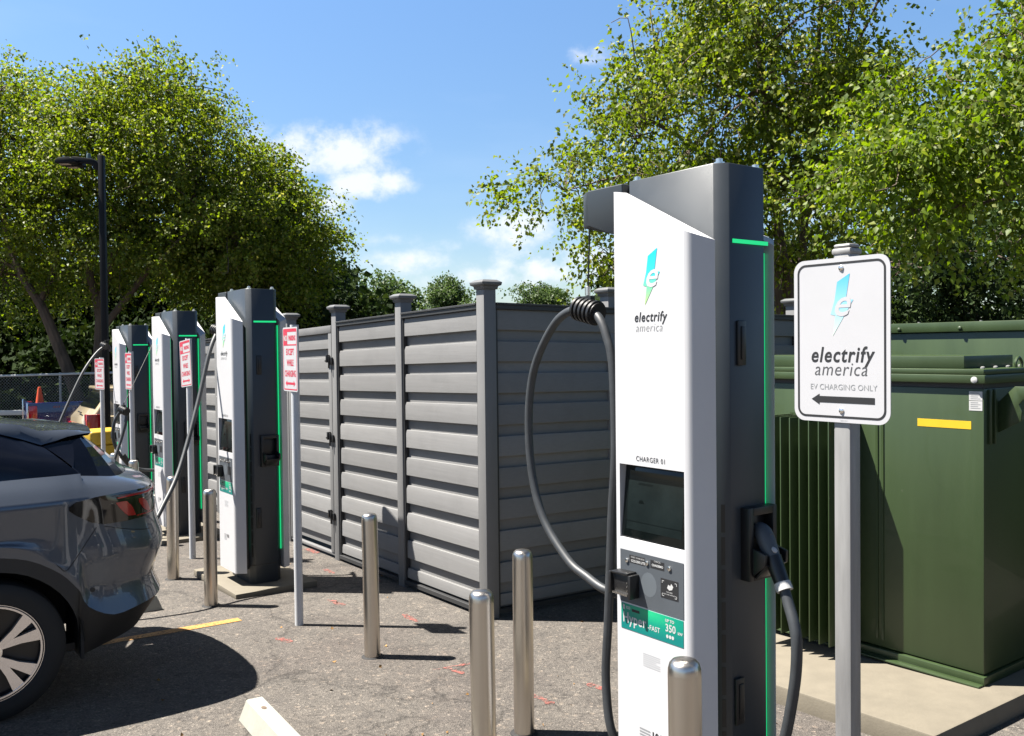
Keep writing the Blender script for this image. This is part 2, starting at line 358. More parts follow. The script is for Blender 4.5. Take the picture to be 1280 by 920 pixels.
def sticker_mat():
    m, t, b = new_mat('green printed sticker'); co = t.nodes.new('ShaderNodeTexCoord')
    mp = nd(t, 'ShaderNodeMapping'); mp.inputs['Location'].default_value = (-.5, 0, -.9); t.links.new(co.outputs['Generated'], mp.inputs[0])
    g = nd(t, 'ShaderNodeTexGradient', gradient_type='SPHERICAL'); t.links.new(mp.outputs[0], g.inputs[0])
    t.links.new(ramp(t, g.outputs['Fac'], [(.2, (.0, .136, .124)), (.6, (.0, .205, .136)), (1, (.012, .36, .16))]), b.inputs['Base Color']); b.inputs['Roughness'].default_value = .35
    return m
m_sticker = sticker_mat()

def bolt_logo(parent, x0, z0, s, y, bolt_mat, ground_mat, name='logo'):
    """lightning bolt with an italic e cut out; (x0,z0) = centre, s = height"""
    A = [(.16, .955), (.60, 1.10), (.46, .62), (.72, .615), (.0, -.05), (.10, .33), (-.075, .36), (.07, .62)]
    A = [(x0+(a-.30)*s*.52, z0+(b-.5)*s*.87) for a, b in A]
    mb = MB(); n = len(A)
    mb.raw([(a, y, b) for a, b in A], [(0, 7, 1), (7, 2, 1), (7, 6, 2), (6, 5, 2), (5, 3, 2), (5, 4, 3)])
    o = mb.build(name, bolt_mat, parent, fix=False)
    e = MB(); put_text(e, 'e', x0-.022*s, z0-.150*s, y-.0006, s*.64, bold=.007*s, shear=.35); e.build('logo_letter', ground_mat, o, fix=False)
    return o

# ------------------------------------------------------------------ ground
def ground():
    xs = [-400, -60, -20, 0, 20, 60, 400]; ys = [-300, -40, 0, 20, 40, 120, 900]
    zf = lambda y: -SLOPE*max(min(y, 40), -12)
    mb = MB(); mb.raw([(x, y, zf(y)) for y in ys for x in xs], [(j*7+i, j*7+i+1, (j+1)*7+i+1, (j+1)*7+i) for j in range(6) for i in range(6)])
    # the kinks at y=-12 sit on their own row
    tag(mb.build('ground', m_asphalt, fix=False), kind='structure')
    mb = MB(); mb.poly([(-400, 23.2, zf(23.2)+.02), (400, 23.2, zf(23.2)+.02), (400, 40, zf(40)+.02), (-400, 40, zf(40)+.02)])
    mb.poly([(-400, 40, zf(40)+.02), (400, 40, zf(40)+.02), (400, 900, zf(40)+.02), (-400, 900, zf(40)+.02)])
    tag(mb.build('woodland_floor', m_floor, fix=False), kind='structure')
def sheet(name, quads, m, dz):
    mb = MB()
    for q in quads: mb.poly([(x, y, gz(x, y)+dz) for x, y in q])
    return tag(mb.build(name, m, fix=False), kind='structure')
ground()
def strip(a, b, wdt, wob=0, n=8):
    a, b = Vector((*a, 0)), Vector((*b, 0)); d = (b-a).normalized(); s = Vector((-d.y, d.x, 0)); o = []
    L_ = [a+(b-a)*(k/n) for k in range(n+1)]
    ww = [wdt*(1+wob*random.uniform(-1, 1))/2*(1 if 0 < k < n else 1-wob) for k in range(n+1)]; cc = [s*random.uniform(-.2, .2)*wdt*wob for _ in L_]
    for k in range(n):
        o.append([tuple((L_[k]+cc[k]-s*ww[k])[:2]), tuple((L_[k+1]+cc[k+1]-s*ww[k+1])[:2]), tuple((L_[k+1]+cc[k+1]+s*ww[k+1])[:2]), tuple((L_[k]+cc[k]+s*ww[k])[:2])])
    return o
LD = YA
e0 = Vector((-2.02, 6.60, 0)); sheet('yellow_parking_line', strip(e0[:2], (e0-LD*4.8)[:2], .10, .06, 20), m_line, .004)
e1 = e0 + XA*-3.12; sheet('yellow_parking_line', strip(e1[:2], (e1-LD*4.8)[:2], .10, .06, 20), m_line, .004)
marks = []
for a, b, wd in [((-1.485, 7.153), (-1.324, 6.971), .05), ((-.837, 6.693), (-.70, 6.48), .045), ((-.503, 5.409), (-.258, 5.536), .028), ((.09, 4.981), (.194, 4.82), .04), ((.415, 5.139), (.52, 5.0), .045),
                 ((-2.146, 9.302), (-1.983, 9.042), .06), ((-1.627, 6.112), (-1.495, 6.016), .05), ((-.43, 5.455), (-.307, 5.334), .03), ((-1.30, 8.02), (-1.15, 7.75), .045), ((-1.75, 8.3), (-1.62, 8.1), .04)]:
    marks += strip(a, b, wd, .5, 10)
sheet('red_survey_marks', marks, m_spray, .004)

# ------------------------------------------------------------------ privacy fence around the enclosure
FO = site(-5.395, 3.775); FROT = ROT + R(-2.0)
fx = Vector((math.cos(FROT), math.sin(FROT), 0)); fy = Vector((-fx.y, fx.x, 0))
def fgz(x, y):
    P_ = FO + fx*x + fy*y; return gz(P_.x, P_.y)
def cap(mb, x, y, z):
    def lv(h, dz): return [(x-h, y-h, z+dz), (x+h, y-h, z+dz), (x+h, y+h, z+dz), (x-h, y+h, z+dz)]
    L_ = [lv(.062, 0), lv(.066, .022), (lv(.083, .03)), lv(.087, .052), lv(.058, .070), lv(.040, .070)]
    vs = [q for l in L_ for q in l]; fs = [tuple(range(20, 24))] + [(4*i+k, 4*i+(k+1) % 4, 4*i+4+(k+1) % 4, 4*i+4+k) for i in range(5) for k in range(4)] + [(3, 2, 1, 0)]
    mb.raw(vs, fs)
PH = 2.40   # post height
def fence_post(par, x, y, h=PH, wd=.105):
    g = fgz(x, y); mb = MB(); mb.box(x-wd/2, x+wd/2, y-wd/2, y+wd/2, g-.05, g+h); o = mb.build('post', m_fpost, par, bevel=.005)
    mb = MB(); cap(mb, x, y, g+h-.002); mb.build('post_cap', m_fcap, o, bevel=.002)
def louvre_panel(par, ax, ay, bx, by, bottom=.06, top=2.30, depth=.030, trim=True, pitch=.2325, front=.148):
    """boards between (ax,ay) and (bx,by); outside is on the right-hand side when walking a -> b turned by -90 deg"""
    d = Vector((bx-ax, by-ay, 0)); L_ = d.length; d.normalize(); nrm = Vector((d.y, -d.x, 0))
    def P_(u, off, z): 
        q = Vector((ax, ay, 0)) + d*u + nrm*off; return (q.x, q.y, fgz(q.x, q.y)+z)
    mb = MB(); z = top-.045; nb = int((top-bottom)/pitch+.999)
    for i in range(nb):
        zt = z - i*pitch; zb = max(zt-front, bottom+.02)
        if zt - zb < .03: break
        jit = random.uniform(-.002, .002)
        # front board with sloped upper shoulder
        prof = [(0, zb), (depth+jit, zb), (depth+jit, zt-.030), (depth-.006, zt), (0, zt)]
        n = len(prof); vs = [P_(u, o_, zz) for u in (.004, L_-.004) for o_, zz in prof]
        mb.raw(vs, [tuple(range(n)), tuple(range(2*n-1, n-1, -1))] + [(k, n+k, n+(k+1) % n, (k+1) % n) for k in range(n)])
        zt2, zb2 = zb+.012, max(zt-pitch-.012, bottom)
        if zt2-zb2 > .02:
            vs = [P_(u, o_, zz) for u in (.004, L_-.004) for o_, zz in ((-.03, zb2), (-.0005, zb2), (-.0005, zt2), (-.03, zt2))]
            mb.raw(vs, [(0, 1, 2, 3), (7, 6, 5, 4)] + [(k, 4+k, 4+(k+1) % 4, (k+1) % 4) for k in range(4)])
    o = mb.build('board_panel', m_fence, par, bevel=.002, seg=1)
    if trim:
        mb = MB()
        def bar(u0, u1, o0, o1, z0, z1):
            vs = [P_(u, o_, zz) for u in (u0, u1) for o_, zz in ((o0, z0), (o1, z0), (o1, z1), (o0, z1))]
            mb.raw(vs, [(0, 1, 2, 3), (7, 6, 5, 4)] + [(k, 4+k, 4+(k+1) % 4, (k+1) % 4) for k in range(4)])
        bar(.002, L_-.002, -.045, .050, top-.043, top-.012); bar(.002, L_-.002, -.035, .058, top-.012, top+.004)
        bar(.002, .018, .006, .040, bottom, top-.045); bar(L_-.018, L_-.002, .006, .040, bottom, top-.045)
        bar(.002, L_-.002, -.045, .052, bottom-.035, bottom)
        mb.build('trim', m_ftrim, o, bevel=.002, seg=1)
    return o
fa = empty('privacy_fence', FO + Vector((0, 0, 0)), FROT, 'long sunlit grey louvred fence run with capped posts, behind the row of chargers', 'fence')
fb = empty('privacy_fence', FO + Vector((0, 0, 0)), FROT, 'shaded grey louvred fence side running back from the corner post, behind the hanging cable', 'fence')
px_ = [0, -1.285, -2.62]
fence_post(fa, 0, 0)
fence_post(fa, -1.285, 0); fence_post(fa, -2.62, 0)
louvre_panel(fa, -1.285+.055, 0, -.055, 0); louvre_panel(fa, -2.62+.055, 0, -1.285-.055, 0)
GX = -3.90
rest = [GX, -5.15, -6.45, -7.75, -9.05, -10.2]
for i, x in enumerate(rest):
    fence_post(fa, x, 0)
    if i < len(rest)-1: louvre_panel(fa, rest[i+1]+.055, 0, x-.055, 0)
rightp = [0, 1.2, 2.35, 3.5]
for i, y in enumerate(rightp[1:]):
    fence_post(fb, -.03, y)
# the side panel faces +X of the fence frame
pb = louvre_panel(fb, .0, .055, .0, 2.35, top=2.30); pb2 = louvre_panel(fb, .0, 2.35, .0, 3.45, top=2.30)
# gate between two posts
g = empty('fence_gate', FO + fx*(-2.62) , FROT, 'grey louvred gate with black latches in the fence run, behind the nearest no-parking sign', 'gate')
g.location = FO
mb = MB()
def slant_box(mb, x0, x1, y0, y1, z0, z1):
    vs = [(x, y, fgz(x, 0)+z) for z in (z0, z1) for y in (y0, y1) for x in (x0, x1)]
    mb.raw(vs, [(0, 2, 3, 1), (4, 5, 7, 6), (0, 1, 5, 4), (2, 6, 7, 3), (0, 4, 6, 2), (1, 3, 7, 5)])
ga, gb = GX+.068, -2.62-.062
slant_box(mb, ga, ga+.07, -.052, -.003, .06, 2.20); slant_box(mb, gb-.075, gb, -.052, -.003, .06, 2.20)
slant_box(mb, ga, gb, -.055, .0, 2.202, 2.275); slant_box(mb, ga, gb, -.045, .0, .03, .058)
mb.build('gate_frame', m_fpost, g, bevel=.004)
louvre_panel(g, ga+.072, 0, gb-.077, 0, top=2.245, trim=False, depth=.028)
for z in (1.93, 1.18, .42):
    mb = MB(); z0 = fgz(gb, 0)+z
    mb.box(gb-.03, gb+.052, -.075, -.056, z0-.035, z0+.035); mb.box(gb-.045, gb-.02, -.095, -.057, z0-.015, z0+.06); mb.box(gb-.09, gb-.046, -.085, -.065, z0-.008, z0+.008); mb.tube([(gb+.01, -.085, z0-.07), (gb+.01, -.085, z0+.05)], .008, 8)
    mb.build('latch', m_black, g, bevel=.003)

# ------------------------------------------------------------------ chargers
CH = [Vector((.700, 3.457, -.042)), Vector((-2.231, 7.777, -.167)), Vector((-3.733, 10.166, -.235)), Vector((-5.291, 12.682, -.308))]
CL = ['tall white and charcoal charging station nearest the camera, screen side facing left', 'second nearest charging station, its cable hanging down to the grey car',
      'third charging station, behind the tilted no-parking sign', 'farthest charging station, beside the dark lamp post']
def build_charger():
    t = empty('charging_station', CH[0], ROT, CL[0], 'EV charger', 'charging stations in a row')
    c, D, Wd, Hh = .04, .135, .25, 2.468
    plan = [(-Wd+c, -D), (Wd-c, -D), (Wd, -D+c), (Wd, D-c), (Wd-c, D), (-Wd+c, D), (-Wd, D-c), (-Wd, -D+c)]
    mb = MB(); mb.prism(plan, 0, Hh); mb.build('column', m_char, t, bevel=.003, seg=1)
    mb = MB(); mb.prism([(q[0]*1.003, q[1]*1.004) for q in plan], .155, .160); mb.build('base_seam', m_black, t)
    # overhead arm, sloping underside
    prof = [(-.2525, 2.466), (-.455, 2.466), (-.455, 2.322), (-.302, 2.268), (-.2525, 2.268)]
    mb = MB()
    plan = [(-.2525, -.134), (-.455, -.134), (-.492, -.098), (-.492, .098), (-.455, .134), (-.2525, .134)]
    zb = lambda q: 2.268 if q[0] > -.30 else 2.268+min(-.30-q[0], .155)*.36
    plan2 = [(-.2525, -.134), (-.302, -.134), (-.455, -.134), (-.535, -.090), (-.535, .090), (-.455, .134), (-.302, .134), (-.2525, .134)]
    mb.prism(plan2[::-1], zb, 2.466); mb.build('overhead_arm', m_char, t, bevel=.003, seg=1)
    for (x, y) in ((.21, -.10), (-.20, -.10), (.21, .10)):
        mb = MB(); mb.lathe([(.02, Hh), (.02, Hh+.006), (.013, Hh+.006), (.013, Hh+.018), (.004, Hh+.022)], x, y, 12); mb.build('lifting_bolt', m_button, t, smooth=True)
    # white trays front and back
    top = lambda q: 2.41-.508*(q[0]+.18)
    def tray(name, sgn):
        pl = [(-.200, -.160), (-.192, -.225), (-.187, -.240), (-.176, -.250), (.176, -.250), (.187, -.2480), (.196, -.2425), (.204, -.234), (.250, -.172)]
        mb = MB(); n = len(pl); z0 = .10
        P_ = lambda q, z: (q[0], q[1]*sgn - (.020 if sgn < 0 else 0), z)
        bot = [P_(q, z0) for q in pl]; tp = [P_(q, top(q)) for q in pl]
        fs = [tuple(range(n-1, -1, -1)), tuple(range(n, 2*n))]
        skip = 3 if sgn > 0 else None
        for k in range(n):
            if k == skip: continue
            fs.append((k, (k+1) % n, n+(k+1) % n, n+k))
        mb.raw(bot+tp, fs)
        if sgn > 0:      # front face with a recess for the screen
            xa, xb, ra, rb, za, zb_ = -.176, .176, -.157, .171, 1.101, 1.380
            y = -.25; d0, d1_ = .014, .042
            O = [(xa, z0), (xb, z0), (xb, top((xb, 0))), (xa, top((xa, 0)))]; I = [(ra, za), (rb, za), (rb, zb_), (ra, zb_)]
            for k in range(4):
                a, b_ = O[k], O[(k+1) % 4]; c_, d_ = I[(k+1) % 4], I[k]
                mb.poly([(a[0], y, a[1]), (b_[0], y, b_[1]), (c_[0], y, c_[1]), (d_[0], y, d_[1])])
            J = [(ra, y+d0, za), (rb, y+d0, za), (rb, y+d1_, zb_), (ra, y+d1_, zb_)]; K = [(a, y, b_) for a, b_ in I]
            for k in range(4): mb.poly([K[k], K[(k+1) % 4], J[(k+1) % 4], J[k]])
        o = mb.build(name, m_white, t, smooth=True, angle=32); return o
    tray('front_panel', 1); tray('rear_panel', -1)
    for sgn in (1, -1):
        mb = MB(); yo = 0 if sgn > 0 else -.020; mb.box(*((.196, .2025) if sgn > 0 else (.208, .2145)), *(sorted((-.1645*sgn+yo, -.156*sgn+yo))), .26, 2.165); mb.build('light_strip', m_led, t)
        mb = MB(); mb.box(-.198, .195, *((-.160, -.1355) if sgn > 0 else (.1355, .1395)), .12, 2.15); mb.build('mounting_rail', m_black, t)
    mb = MB(); mb.box(.2503, .2535, -.080, .115, 2.187, 2.201); mb.build('light_bar', m_led_dim, t)
    # screen
    def tilt(z): return -.25 + .014 + (.028)*(z-1.101)/.279
    mb = MB(); a, b_, z0, z1 = -.154, .168, 1.104, 1.377
    vs = [(x, tilt(z)-dd, z) for dd in (.0, .010) for x, z in ((a, z0), (b_, z0), (b_, z1), (a, z1))]
    mb.raw(vs, [(4, 5, 6, 7), (3, 2, 1, 0)] + [(k, (k+1) % 4, 4+(k+1) % 4, 4+k) for k in range(4)])
    s = mb.build('screen', m_glass, t, bevel=.003)
    mb = MB(); a, b_, z0, z1 = -.130, .150, 1.135, 1.355
    mb.poly([(a, tilt(z0)-.0108, z0), (b_, tilt(z0)-.0108, z0), (b_, tilt(z1)-.0108, z1), (a, tilt(z1)-.0108, z1)])
    mb.build('display_image', m_screen, s, fix=False)
    mb = MB(); yy = lambda z: tilt(z)-.0113
    for (x0, x1, zz0, zz1) in ((-.130, .150, 1.165, 1.168), (-.08, -.005, 1.305, 1.312), (-.125, .150, 1.338, 1.350)):
        mb.poly([(x0, yy(zz0), zz0), (x1, yy(zz0), zz0), (x1, yy(zz1), zz1), (x0, yy(zz1), zz1)])
    mb.poly([(-.06+.014*math.cos(k*.524), yy(1.24), 1.235+.014*math.sin(k*.524)) for k in range(12)])
    mb.build('display_writing', m_glass, s, fix=False)
    # control panel
    y = -.25
    mb = MB(); mb.box(-.155, .166, y-.002, y+.002, .8555, 1.055); cp = mb.build('control_panel', m_panelgrey, t)
    for x, z in ((-.118, 1.016), (-.012, 1.024), (.100, 1.025)):
        mb = MB(); mb.prism([(x+.0085*math.cos(k*.449), z+.0085*math.sin(k*.449)) for k in range(14)], y-.007, y-.0021, 'y'); mb.build('button', m_button, cp, bevel=.001)
    mb = MB(); put_text(mb, 'START CHARGING', -.062, 1.030, y-.0026, .0085); put_text(mb, 'CCS-350 LITE', -.060, 1.015, y-.0026, .0125, bold=.0004); put_text(mb, 'CANCEL', .040, 1.035, y-.0026, .0085); put_text(mb, 'CHADEMO', .040, 1.019, y-.0026, .0115, bold=.0004)
    mb.build('button_lettering', m_inkwhite, cp, fix=False)
    for x0, x1 in ((-.106, -.024), (.004, .074)):
        mb = MB(); mb.box(x0, x1, y-.0023, y-.0018, 1.010, 1.040); mb.build('button_label', m_ink, cp)
    mb = MB(); mb.prism([(-.005+.04*math.cos(k*.262), .945+.045*math.sin(k*.262)) for k in range(24)], y-.0022, y-.0018, 'y'); mb.build('speaker_disc', mat('grey speaker disc', (.125, .143, .162), .55), cp)
    # contactless sticker
    mb = MB(); mb.box(.056, .142, y-.0028, y-.0018, .914, .984); pr = mb.build('contactless_reader', m_ink, cp)
    mb = MB(); yy2 = y-.0033
    for cx, sx in ((.063, 1), (.135, -1)):
        for cz, sz in ((.921, 1), (.977, -1)):
            mb.poly([(cx, yy2, cz), (cx+.010*sx, yy2, cz), (cx+.010*sx, yy2, cz+.002*sz), (cx, yy2, cz+.002*sz)]); mb.poly([(cx, yy2, cz), (cx+.002*sx, yy2, cz), (cx+.002*sx, yy2, cz+.010*sz), (cx, yy2, cz+.010*sz)])
    mb.poly([(.088, yy2, .953), (.098, yy2, .946), (.112, yy2, .950), (.118, yy2, .962), (.108, yy2, .972), (.104, yy2, .962), (.094, yy2, .966)])
    put_text(mb, 'TAP HERE', .099, .936, yy2, .007); put_text(mb, 'HOLD CARD OR PHONE', .099, .928, yy2, .0058)
    mb.build('contactless_symbol', m_inkwhite, pr, fix=False)
    # card reader: hooded black box
    mb = MB(); mb.prism([(-.162, .893), (-.066, .893), (-.066, .972), (-.162, .970)], y-.038, y-.0022, 'y')
    mb.prism([(-.172, .889), (-.160, .889), (-.160, .974), (-.172, .974)], y-.050, y-.0022, 'y'); mb.prism([(-.068, .885), (-.054, .885), (-.054, .974), (-.068, .974)], y-.050, y-.0022, 'y'); mb.prism([(-.160, .970), (-.068, .970), (-.068, .982), (-.160, .978)], y-.050, y-.0022, 'y')
    crd = mb.build('card_reader', m_black, t, bevel=.003)
    mb = MB(); mb.box(-.155, -.075, y-.046, y-.0385, .893, .900)
    for z in (.91, .925, .94): mb.box(-.082, -.078, y-.042, y-.0385, z, z+.005)
    mb.build('card_slot', m_button, crd)
    # rating sticker
    mb = MB(); mb.box(-.1535, .164, y-.0015, y+.001, .7535, .8495); st = mb.build('rating_sticker', m_sticker, t)
    mb = MB(); q = y-.0021
    put_text(mb, 'Hyper', -.145, .779, q, .056, bold=.0009, align='LEFT', xs=.84, track=1.05); put_text(mb, '-FAST', -.012, .779, q, .026, bold=.0005, align='LEFT', xs=.88, track=1.08)
    put_text(mb, 'UP TO', .076, .829, q, .015, bold=.0005, align='LEFT'); put_text(mb, '350', .076, .795, q, .038, bold=.0008, align='LEFT', xs=.9); put_text(mb, 'kW', .137, .795, q, .015, bold=.0004, align='LEFT')
    put_text(mb, '023', -.126, .831, q, .015, bold=.0004, align='LEFT')
    for x, z in ((-.138, .840), (-.138, .831)): mb.poly([(x+.0055*math.cos(k*.628), q, z+.0055*math.sin(k*.628)) for k in range(10)])
    for x in (.086, .100, .113): mb.poly([(x+.006*math.cos(k*.628), q, .777+.007*math.sin(k*.628)) for k in range(10)])
    mb.build('rating_lettering', m_inkwhite, st, fix=False)
    mb = MB(); mb.box(-.095, -.055, q-.0004, q+.0004, .826, .836); mb.build('rating_tag', m_ink, st)
    # lettering on the white panel
    q = y-.001
    mb = MB(); put_text(mb, 'electrify', .010, 1.915, q, .050, bold=.0009, shear=.2, xs=.86, track=1.13); put_text(mb, 'CHARGER 01', .008, 1.398, q, .0265, xs=.90, track=1.12)
    put_text(mb, '101', .030, .375, q, .040, bold=.001); mb.build('lettering', m_ink, t, fix=False)
    mb = MB(); put_text(mb, 'america', .004, 1.878, q, .045, shear=.2, xs=.90, bold=-.0005, track=1.08); mb.build('thin_lettering', m_inkgrey, t, fix=False)
    bolt_logo(t, .017, 2.072, .205, q, m_bolt, m_white)
    mb = MB()
    for i in range(7): mb.poly([(-.040, q, .683-i*.0075), (.048-(.02 if i == 3 else 0), q, .683-i*.0075), (.048-(.02 if i == 3 else 0), q, .6855-i*.0075), (-.040, q, .6855-i*.0075)])
    mb.build('notice', m_inklight, t, fix=False)
    mb = MB()
    for i in range(5): mb.poly([(-.06, q, .395-i*.011), (-.005, q, .395-i*.011), (-.005, q, .400-i*.011), (-.06, q, .400-i*.011)])
    mb.build('rating_plate', m_inkgrey, t, fix=False)
    # slots on the chamfer of the column
    mb = MB(); z = 1.258
    while z > .25:
        cx, cy = .230, -.115; n_ = Vector((1, -1, 0)).normalized(); tt = Vector((1, 1, 0)).normalized()*.007
        for dz, w_ in ((0, 1),):
            c0 = Vector((cx, cy, 0))+n_*.0012; pts = [c0-tt, c0+tt]
            mb.poly([(pts[0].x, pts[0].y, z-.100), (pts[1].x, pts[1].y, z-.100), (pts[1].x, pts[1].y, z), (pts[0].x, pts[0].y, z)])
        z -= .1165
    mb.build('vent_slots', m_black, t, fix=False)
    for z0, z1, y0, y1 in ((1.752, 1.912, -.064, -.020), (.464, .632, -.085, -.040)):
        mb = MB(); mb.box(.2502, .262, y0, y1, z0, z1); h = mb.build('latch_handle', m_black, t, bevel=.004)
        mb = MB(); mb.box(.2605, .268, y0+.014, y1-.008, z0+.02, z1-.02); mb.build('latch_lever', m_black, h, bevel=.003)
    # holster
    mb = MB(); ya, yb, z0, z1, x0, x1 = -.045, .108, .98, 1.242, .2502, .292
    mb.box(x0, x1, ya, ya+.022, z0, z1); mb.box(x0, x1, yb-.022, yb, z0, z1); mb.box(x0, x1, ya+.0222, yb-.0222, z1-.028, z1); mb.box(x0, x1, ya+.0222, yb-.0222, z0, 1.075); mb.box(x0, x0+.004, ya+.0222, yb-.0222, 1.0752, z1-.0282)
    # sloping funnel lip
    lip = [(.2925, 1.0), (.348, 1.045), (.350, 1.085), (.2925, 1.100)]
    for y0, y1 in ((-.034, -.020), (.083, .097)): mb.prism([(b_, a) for a, b_ in []] or [(q_[0], q_[1]) for q_ in lip], y0, y1, 'y')
    mb.prism([(.2925, .990), (.300, .990), (.350, 1.045), (.340, 1.050)], -.0198, .0828, 'y')
    mb.build('holster', m_black, t, bevel=.004)
    return t
ch0 = build_charger()
def dup(root, loc, label=None, rz=None):
    r_ = root.copy(); COL.objects.link(r_); r_.location = loc
    if rz is not None: r_.rotation_euler[2] = rz
    if label: r_['label'] = label
    for ch in list(root.children):
        c = ch.copy(); COL.objects.link(c); c.parent = r_
        for g_ in ch.children:
            d = g_.copy(); COL.objects.link(d); d.parent = c
    return r_
chs = [ch0] + [dup(ch0, CH[i], CL[i]) for i in (1, 2, 3)]
def cable(par, pts, r_=.0185, n=8, name='charging_cable'):
    mb = MB(); mb.tube(crom(pts, n), r_, 12); return mb.build(name, m_rubber, par, smooth=True)
def clamp_part(par, x, y, z, yaw=0, s=1):
    """ribbed black cable saddle"""
    mb = MB(); prof = []; L_ = .115*s
    for k in range(5):
        a = -L_/2 + k*L_/5
        prof += [(.040*s, a+.001), (.047*s, a+.004), (.047*s, a+L_/5*.62), (.040*s, a+L_/5*.66)]
    prof = [(.022, -L_/2)] + prof + [(.040*s, L_/2), (.022, L_/2)]
    mb.lathe(prof, 0, 0, 20)
    m3 = Matrix.Rotation(R(90)+.22, 4, 'Y'); m3 = Matrix.Rotation(yaw, 4, 'Z') @ m3
    mb.v = [tuple(m3 @ Vector(q) + Vector((x, y, z))) for q in mb.v]
    mb.box(x-.025, x+.03, y-.012, y+.012, z+.038, z+.062); mb.tube([(x, y, z+.06), (x, y, z+.085)], .006, 8)
    return mb.build('cable_clamp', m_black, par, smooth=True, angle=30)
# near station: loop of cable on the retractor cord
cx, cz = -.500, 1.975
clamp_part(ch0, cx, -.10, cz, 0, 1.12)
mb = MB(); mb.tube([(-.484, -.10, 2.32), (cx, -.10, cz+.07)], .0035, 6); mb.build('retractor_cord', m_black, ch0)
mb = MB(); mb.lathe([(.012, 2.20), (.012, 2.235), (.004, 2.24)], cx, -.10, 8); mb.v = [(a, b, c-2.20+cz+.065) for a, b, c in mb.v]; mb.build('cord_end', m_button, ch0)
cable(ch0, [(-.27, .03, .78), (-.31, -.03, .79), (-.407, -.10, .818), (-.52, -.10, .848), (-.646, -.10, .898), (-.811, -.10, 1.049), (-.895, -.10, 1.25), (-.915, -.10, 1.511), (-.869, -.10, 1.732), (-.74, -.10, 1.91), (-.62, -.10, 1.978), (-.50, -.10, 1.975), (-.418, -.115, 1.945), (-.366, -.12, 1.868), (-.33, -.12, 1.738), (-.32, -.12, 1.415), (-.342, -.12, 1.152), (-.354, -.12, .954), (-.372, -.12, .687), (-.388, -.12, .45), (-.354, -.12, .246), (-.31, -.06, .17), (-.265, 0, .20)])
# connector parked in the holster, its cable curving down
cn = MB(); cn.tube(crom([(.262, .030, 1.170), (.290, .030, 1.145), (.318, .024, 1.105), (.345, .018, 1.062)], 4), [.020, .026, .030, .032, .034, .034, .034, .033, .032, .031, .030, .028, .027], 14)
cn.box(.30, .33, .018, .034, 1.135, 1.150)
con = cn.build('connector', m_panelgrey, ch0, smooth=True)
mb = MB(); mb.tube([(.340, .020, 1.070), (.365, .014, 1.028), (.392, .006, .985)], [.031, .029, .027], 14); mb.build('connector_grip', m_black, con, smooth=True)
mb = MB(); mb.tube([(.389, .007, .990), (.404, .003, .966)], .0295, 14); mb.build('connector_ring', m_inkwhite, con, smooth=True)
mb = MB(); mb.lathe([(.012, 0), (.012, .004), (.004, .007)], 0, 0, 12)
m3 = Matrix.Rotation(R(52), 4, 'Y'); mb.v = [tuple(m3 @ Vector(q) + Vector((.352, .012, 1.098))) for q in mb.v]; mb.build('connector_button', m_inkwhite, con, smooth=True)
cable(ch0, [(.400, .004, .970), (.425, -.004, .92), (.455, -.015, .86), (.468, -.02, .80), (.463, -.02, .69), (.440, -.02, .555), (.41, -.02, .43), (.36, -.01, .30), (.30, .0, .26), (.255, .0, .28)], .0195)
# second station: cable to the grey car
RI = Matrix.Rotation(-ROT, 4, 'Z')
def tol(ci, q): return tuple(RI @ (Vector(q)-CH[ci]))
def hang(ci, cl, cord_top=None):
    x, y, z = tol(ci, cl); clamp_part(chs[ci], x, y, z, .3)
    mb = MB(); tp = cord_top or (-.49, -.06, 2.32); mb.tube([tp, (x, y, z+.07)], .0035, 6); mb.build('retractor_cord', m_black, chs[ci])
hang(1, (-2.575, 7.93, 1.965))
cable(chs[1], [tol(1, q) for q in [(-2.574, 7.93, 1.965), (-2.607, 7.8, 1.778), (-2.649, 7.6, 1.341), (-2.697, 7.3, .842), (-2.735, 7.05, .593), (-2.78, 6.88, .455), (-2.95, 6.72, .36), (-3.2, 6.6, .42), (-3.42, 6.42, .62), (-3.50, 6.30, .80)]])
cable(chs[1], [tol(1, (-2.574, 7.93, 1.965)), (-.62, 0, 1.99), (-.50, 0, 1.85), (-.44, 0, 1.4), (-.42, 0, .8), (-.40, 0, .4), (-.33, 0, .25), (-.26, 0, .3)])
# third station: sagging loop on a slanting cord
hang(2, (-4.281, 9.95, 1.144), (-.49, -.06, 2.32))
cable(chs[2], [(-.26, 0, .62), *[tol(2, q) for q in [(-4.034, 10.3, .431), (-4.194, 10.2, .455), (-4.277, 10.1, .52), (-4.33, 10.03, .60), (-4.385, 9.98, .72), (-4.408, 9.95, .863), (-4.389, 9.95, 1.013), (-4.325, 9.95, 1.125), (-4.281, 9.95, 1.144), (-4.255, 9.95, 1.07), (-4.282, 9.9, .884), (-4.313, 9.8, .676), (-4.342, 9.7, .499), (-4.42, 9.5, .2), (-4.6, 9.2, -.05), (-4.8, 8.9, .2), (-4.9, 8.7, .55)]]])
mb = MB(); mb.tube([tol(2, (-4.26, 10.07, .50)), tol(2, (-4.34, 10.02, .64))], [.030, .036], 10); mb.build('connector', m_black, chs[2], smooth=True)
hang(3, (-5.76, 12.8, 1.880))
cable(chs[3], [tol(3, q) for q in [(-5.70, 12.85, 1.80), (-5.72, 12.84, 1.875), (-5.76, 12.8, 1.872), (-5.84, 12.7, 1.772), (-5.919, 12.5, 1.542), (-5.995, 12.3, 1.22), (-6.066, 12.1, .866), (-6.133, 11.9, .482), (-6.2, 11.7, .1), (-6.3, 11.4, -.2), (-6.5, 11.1, -.28)]])

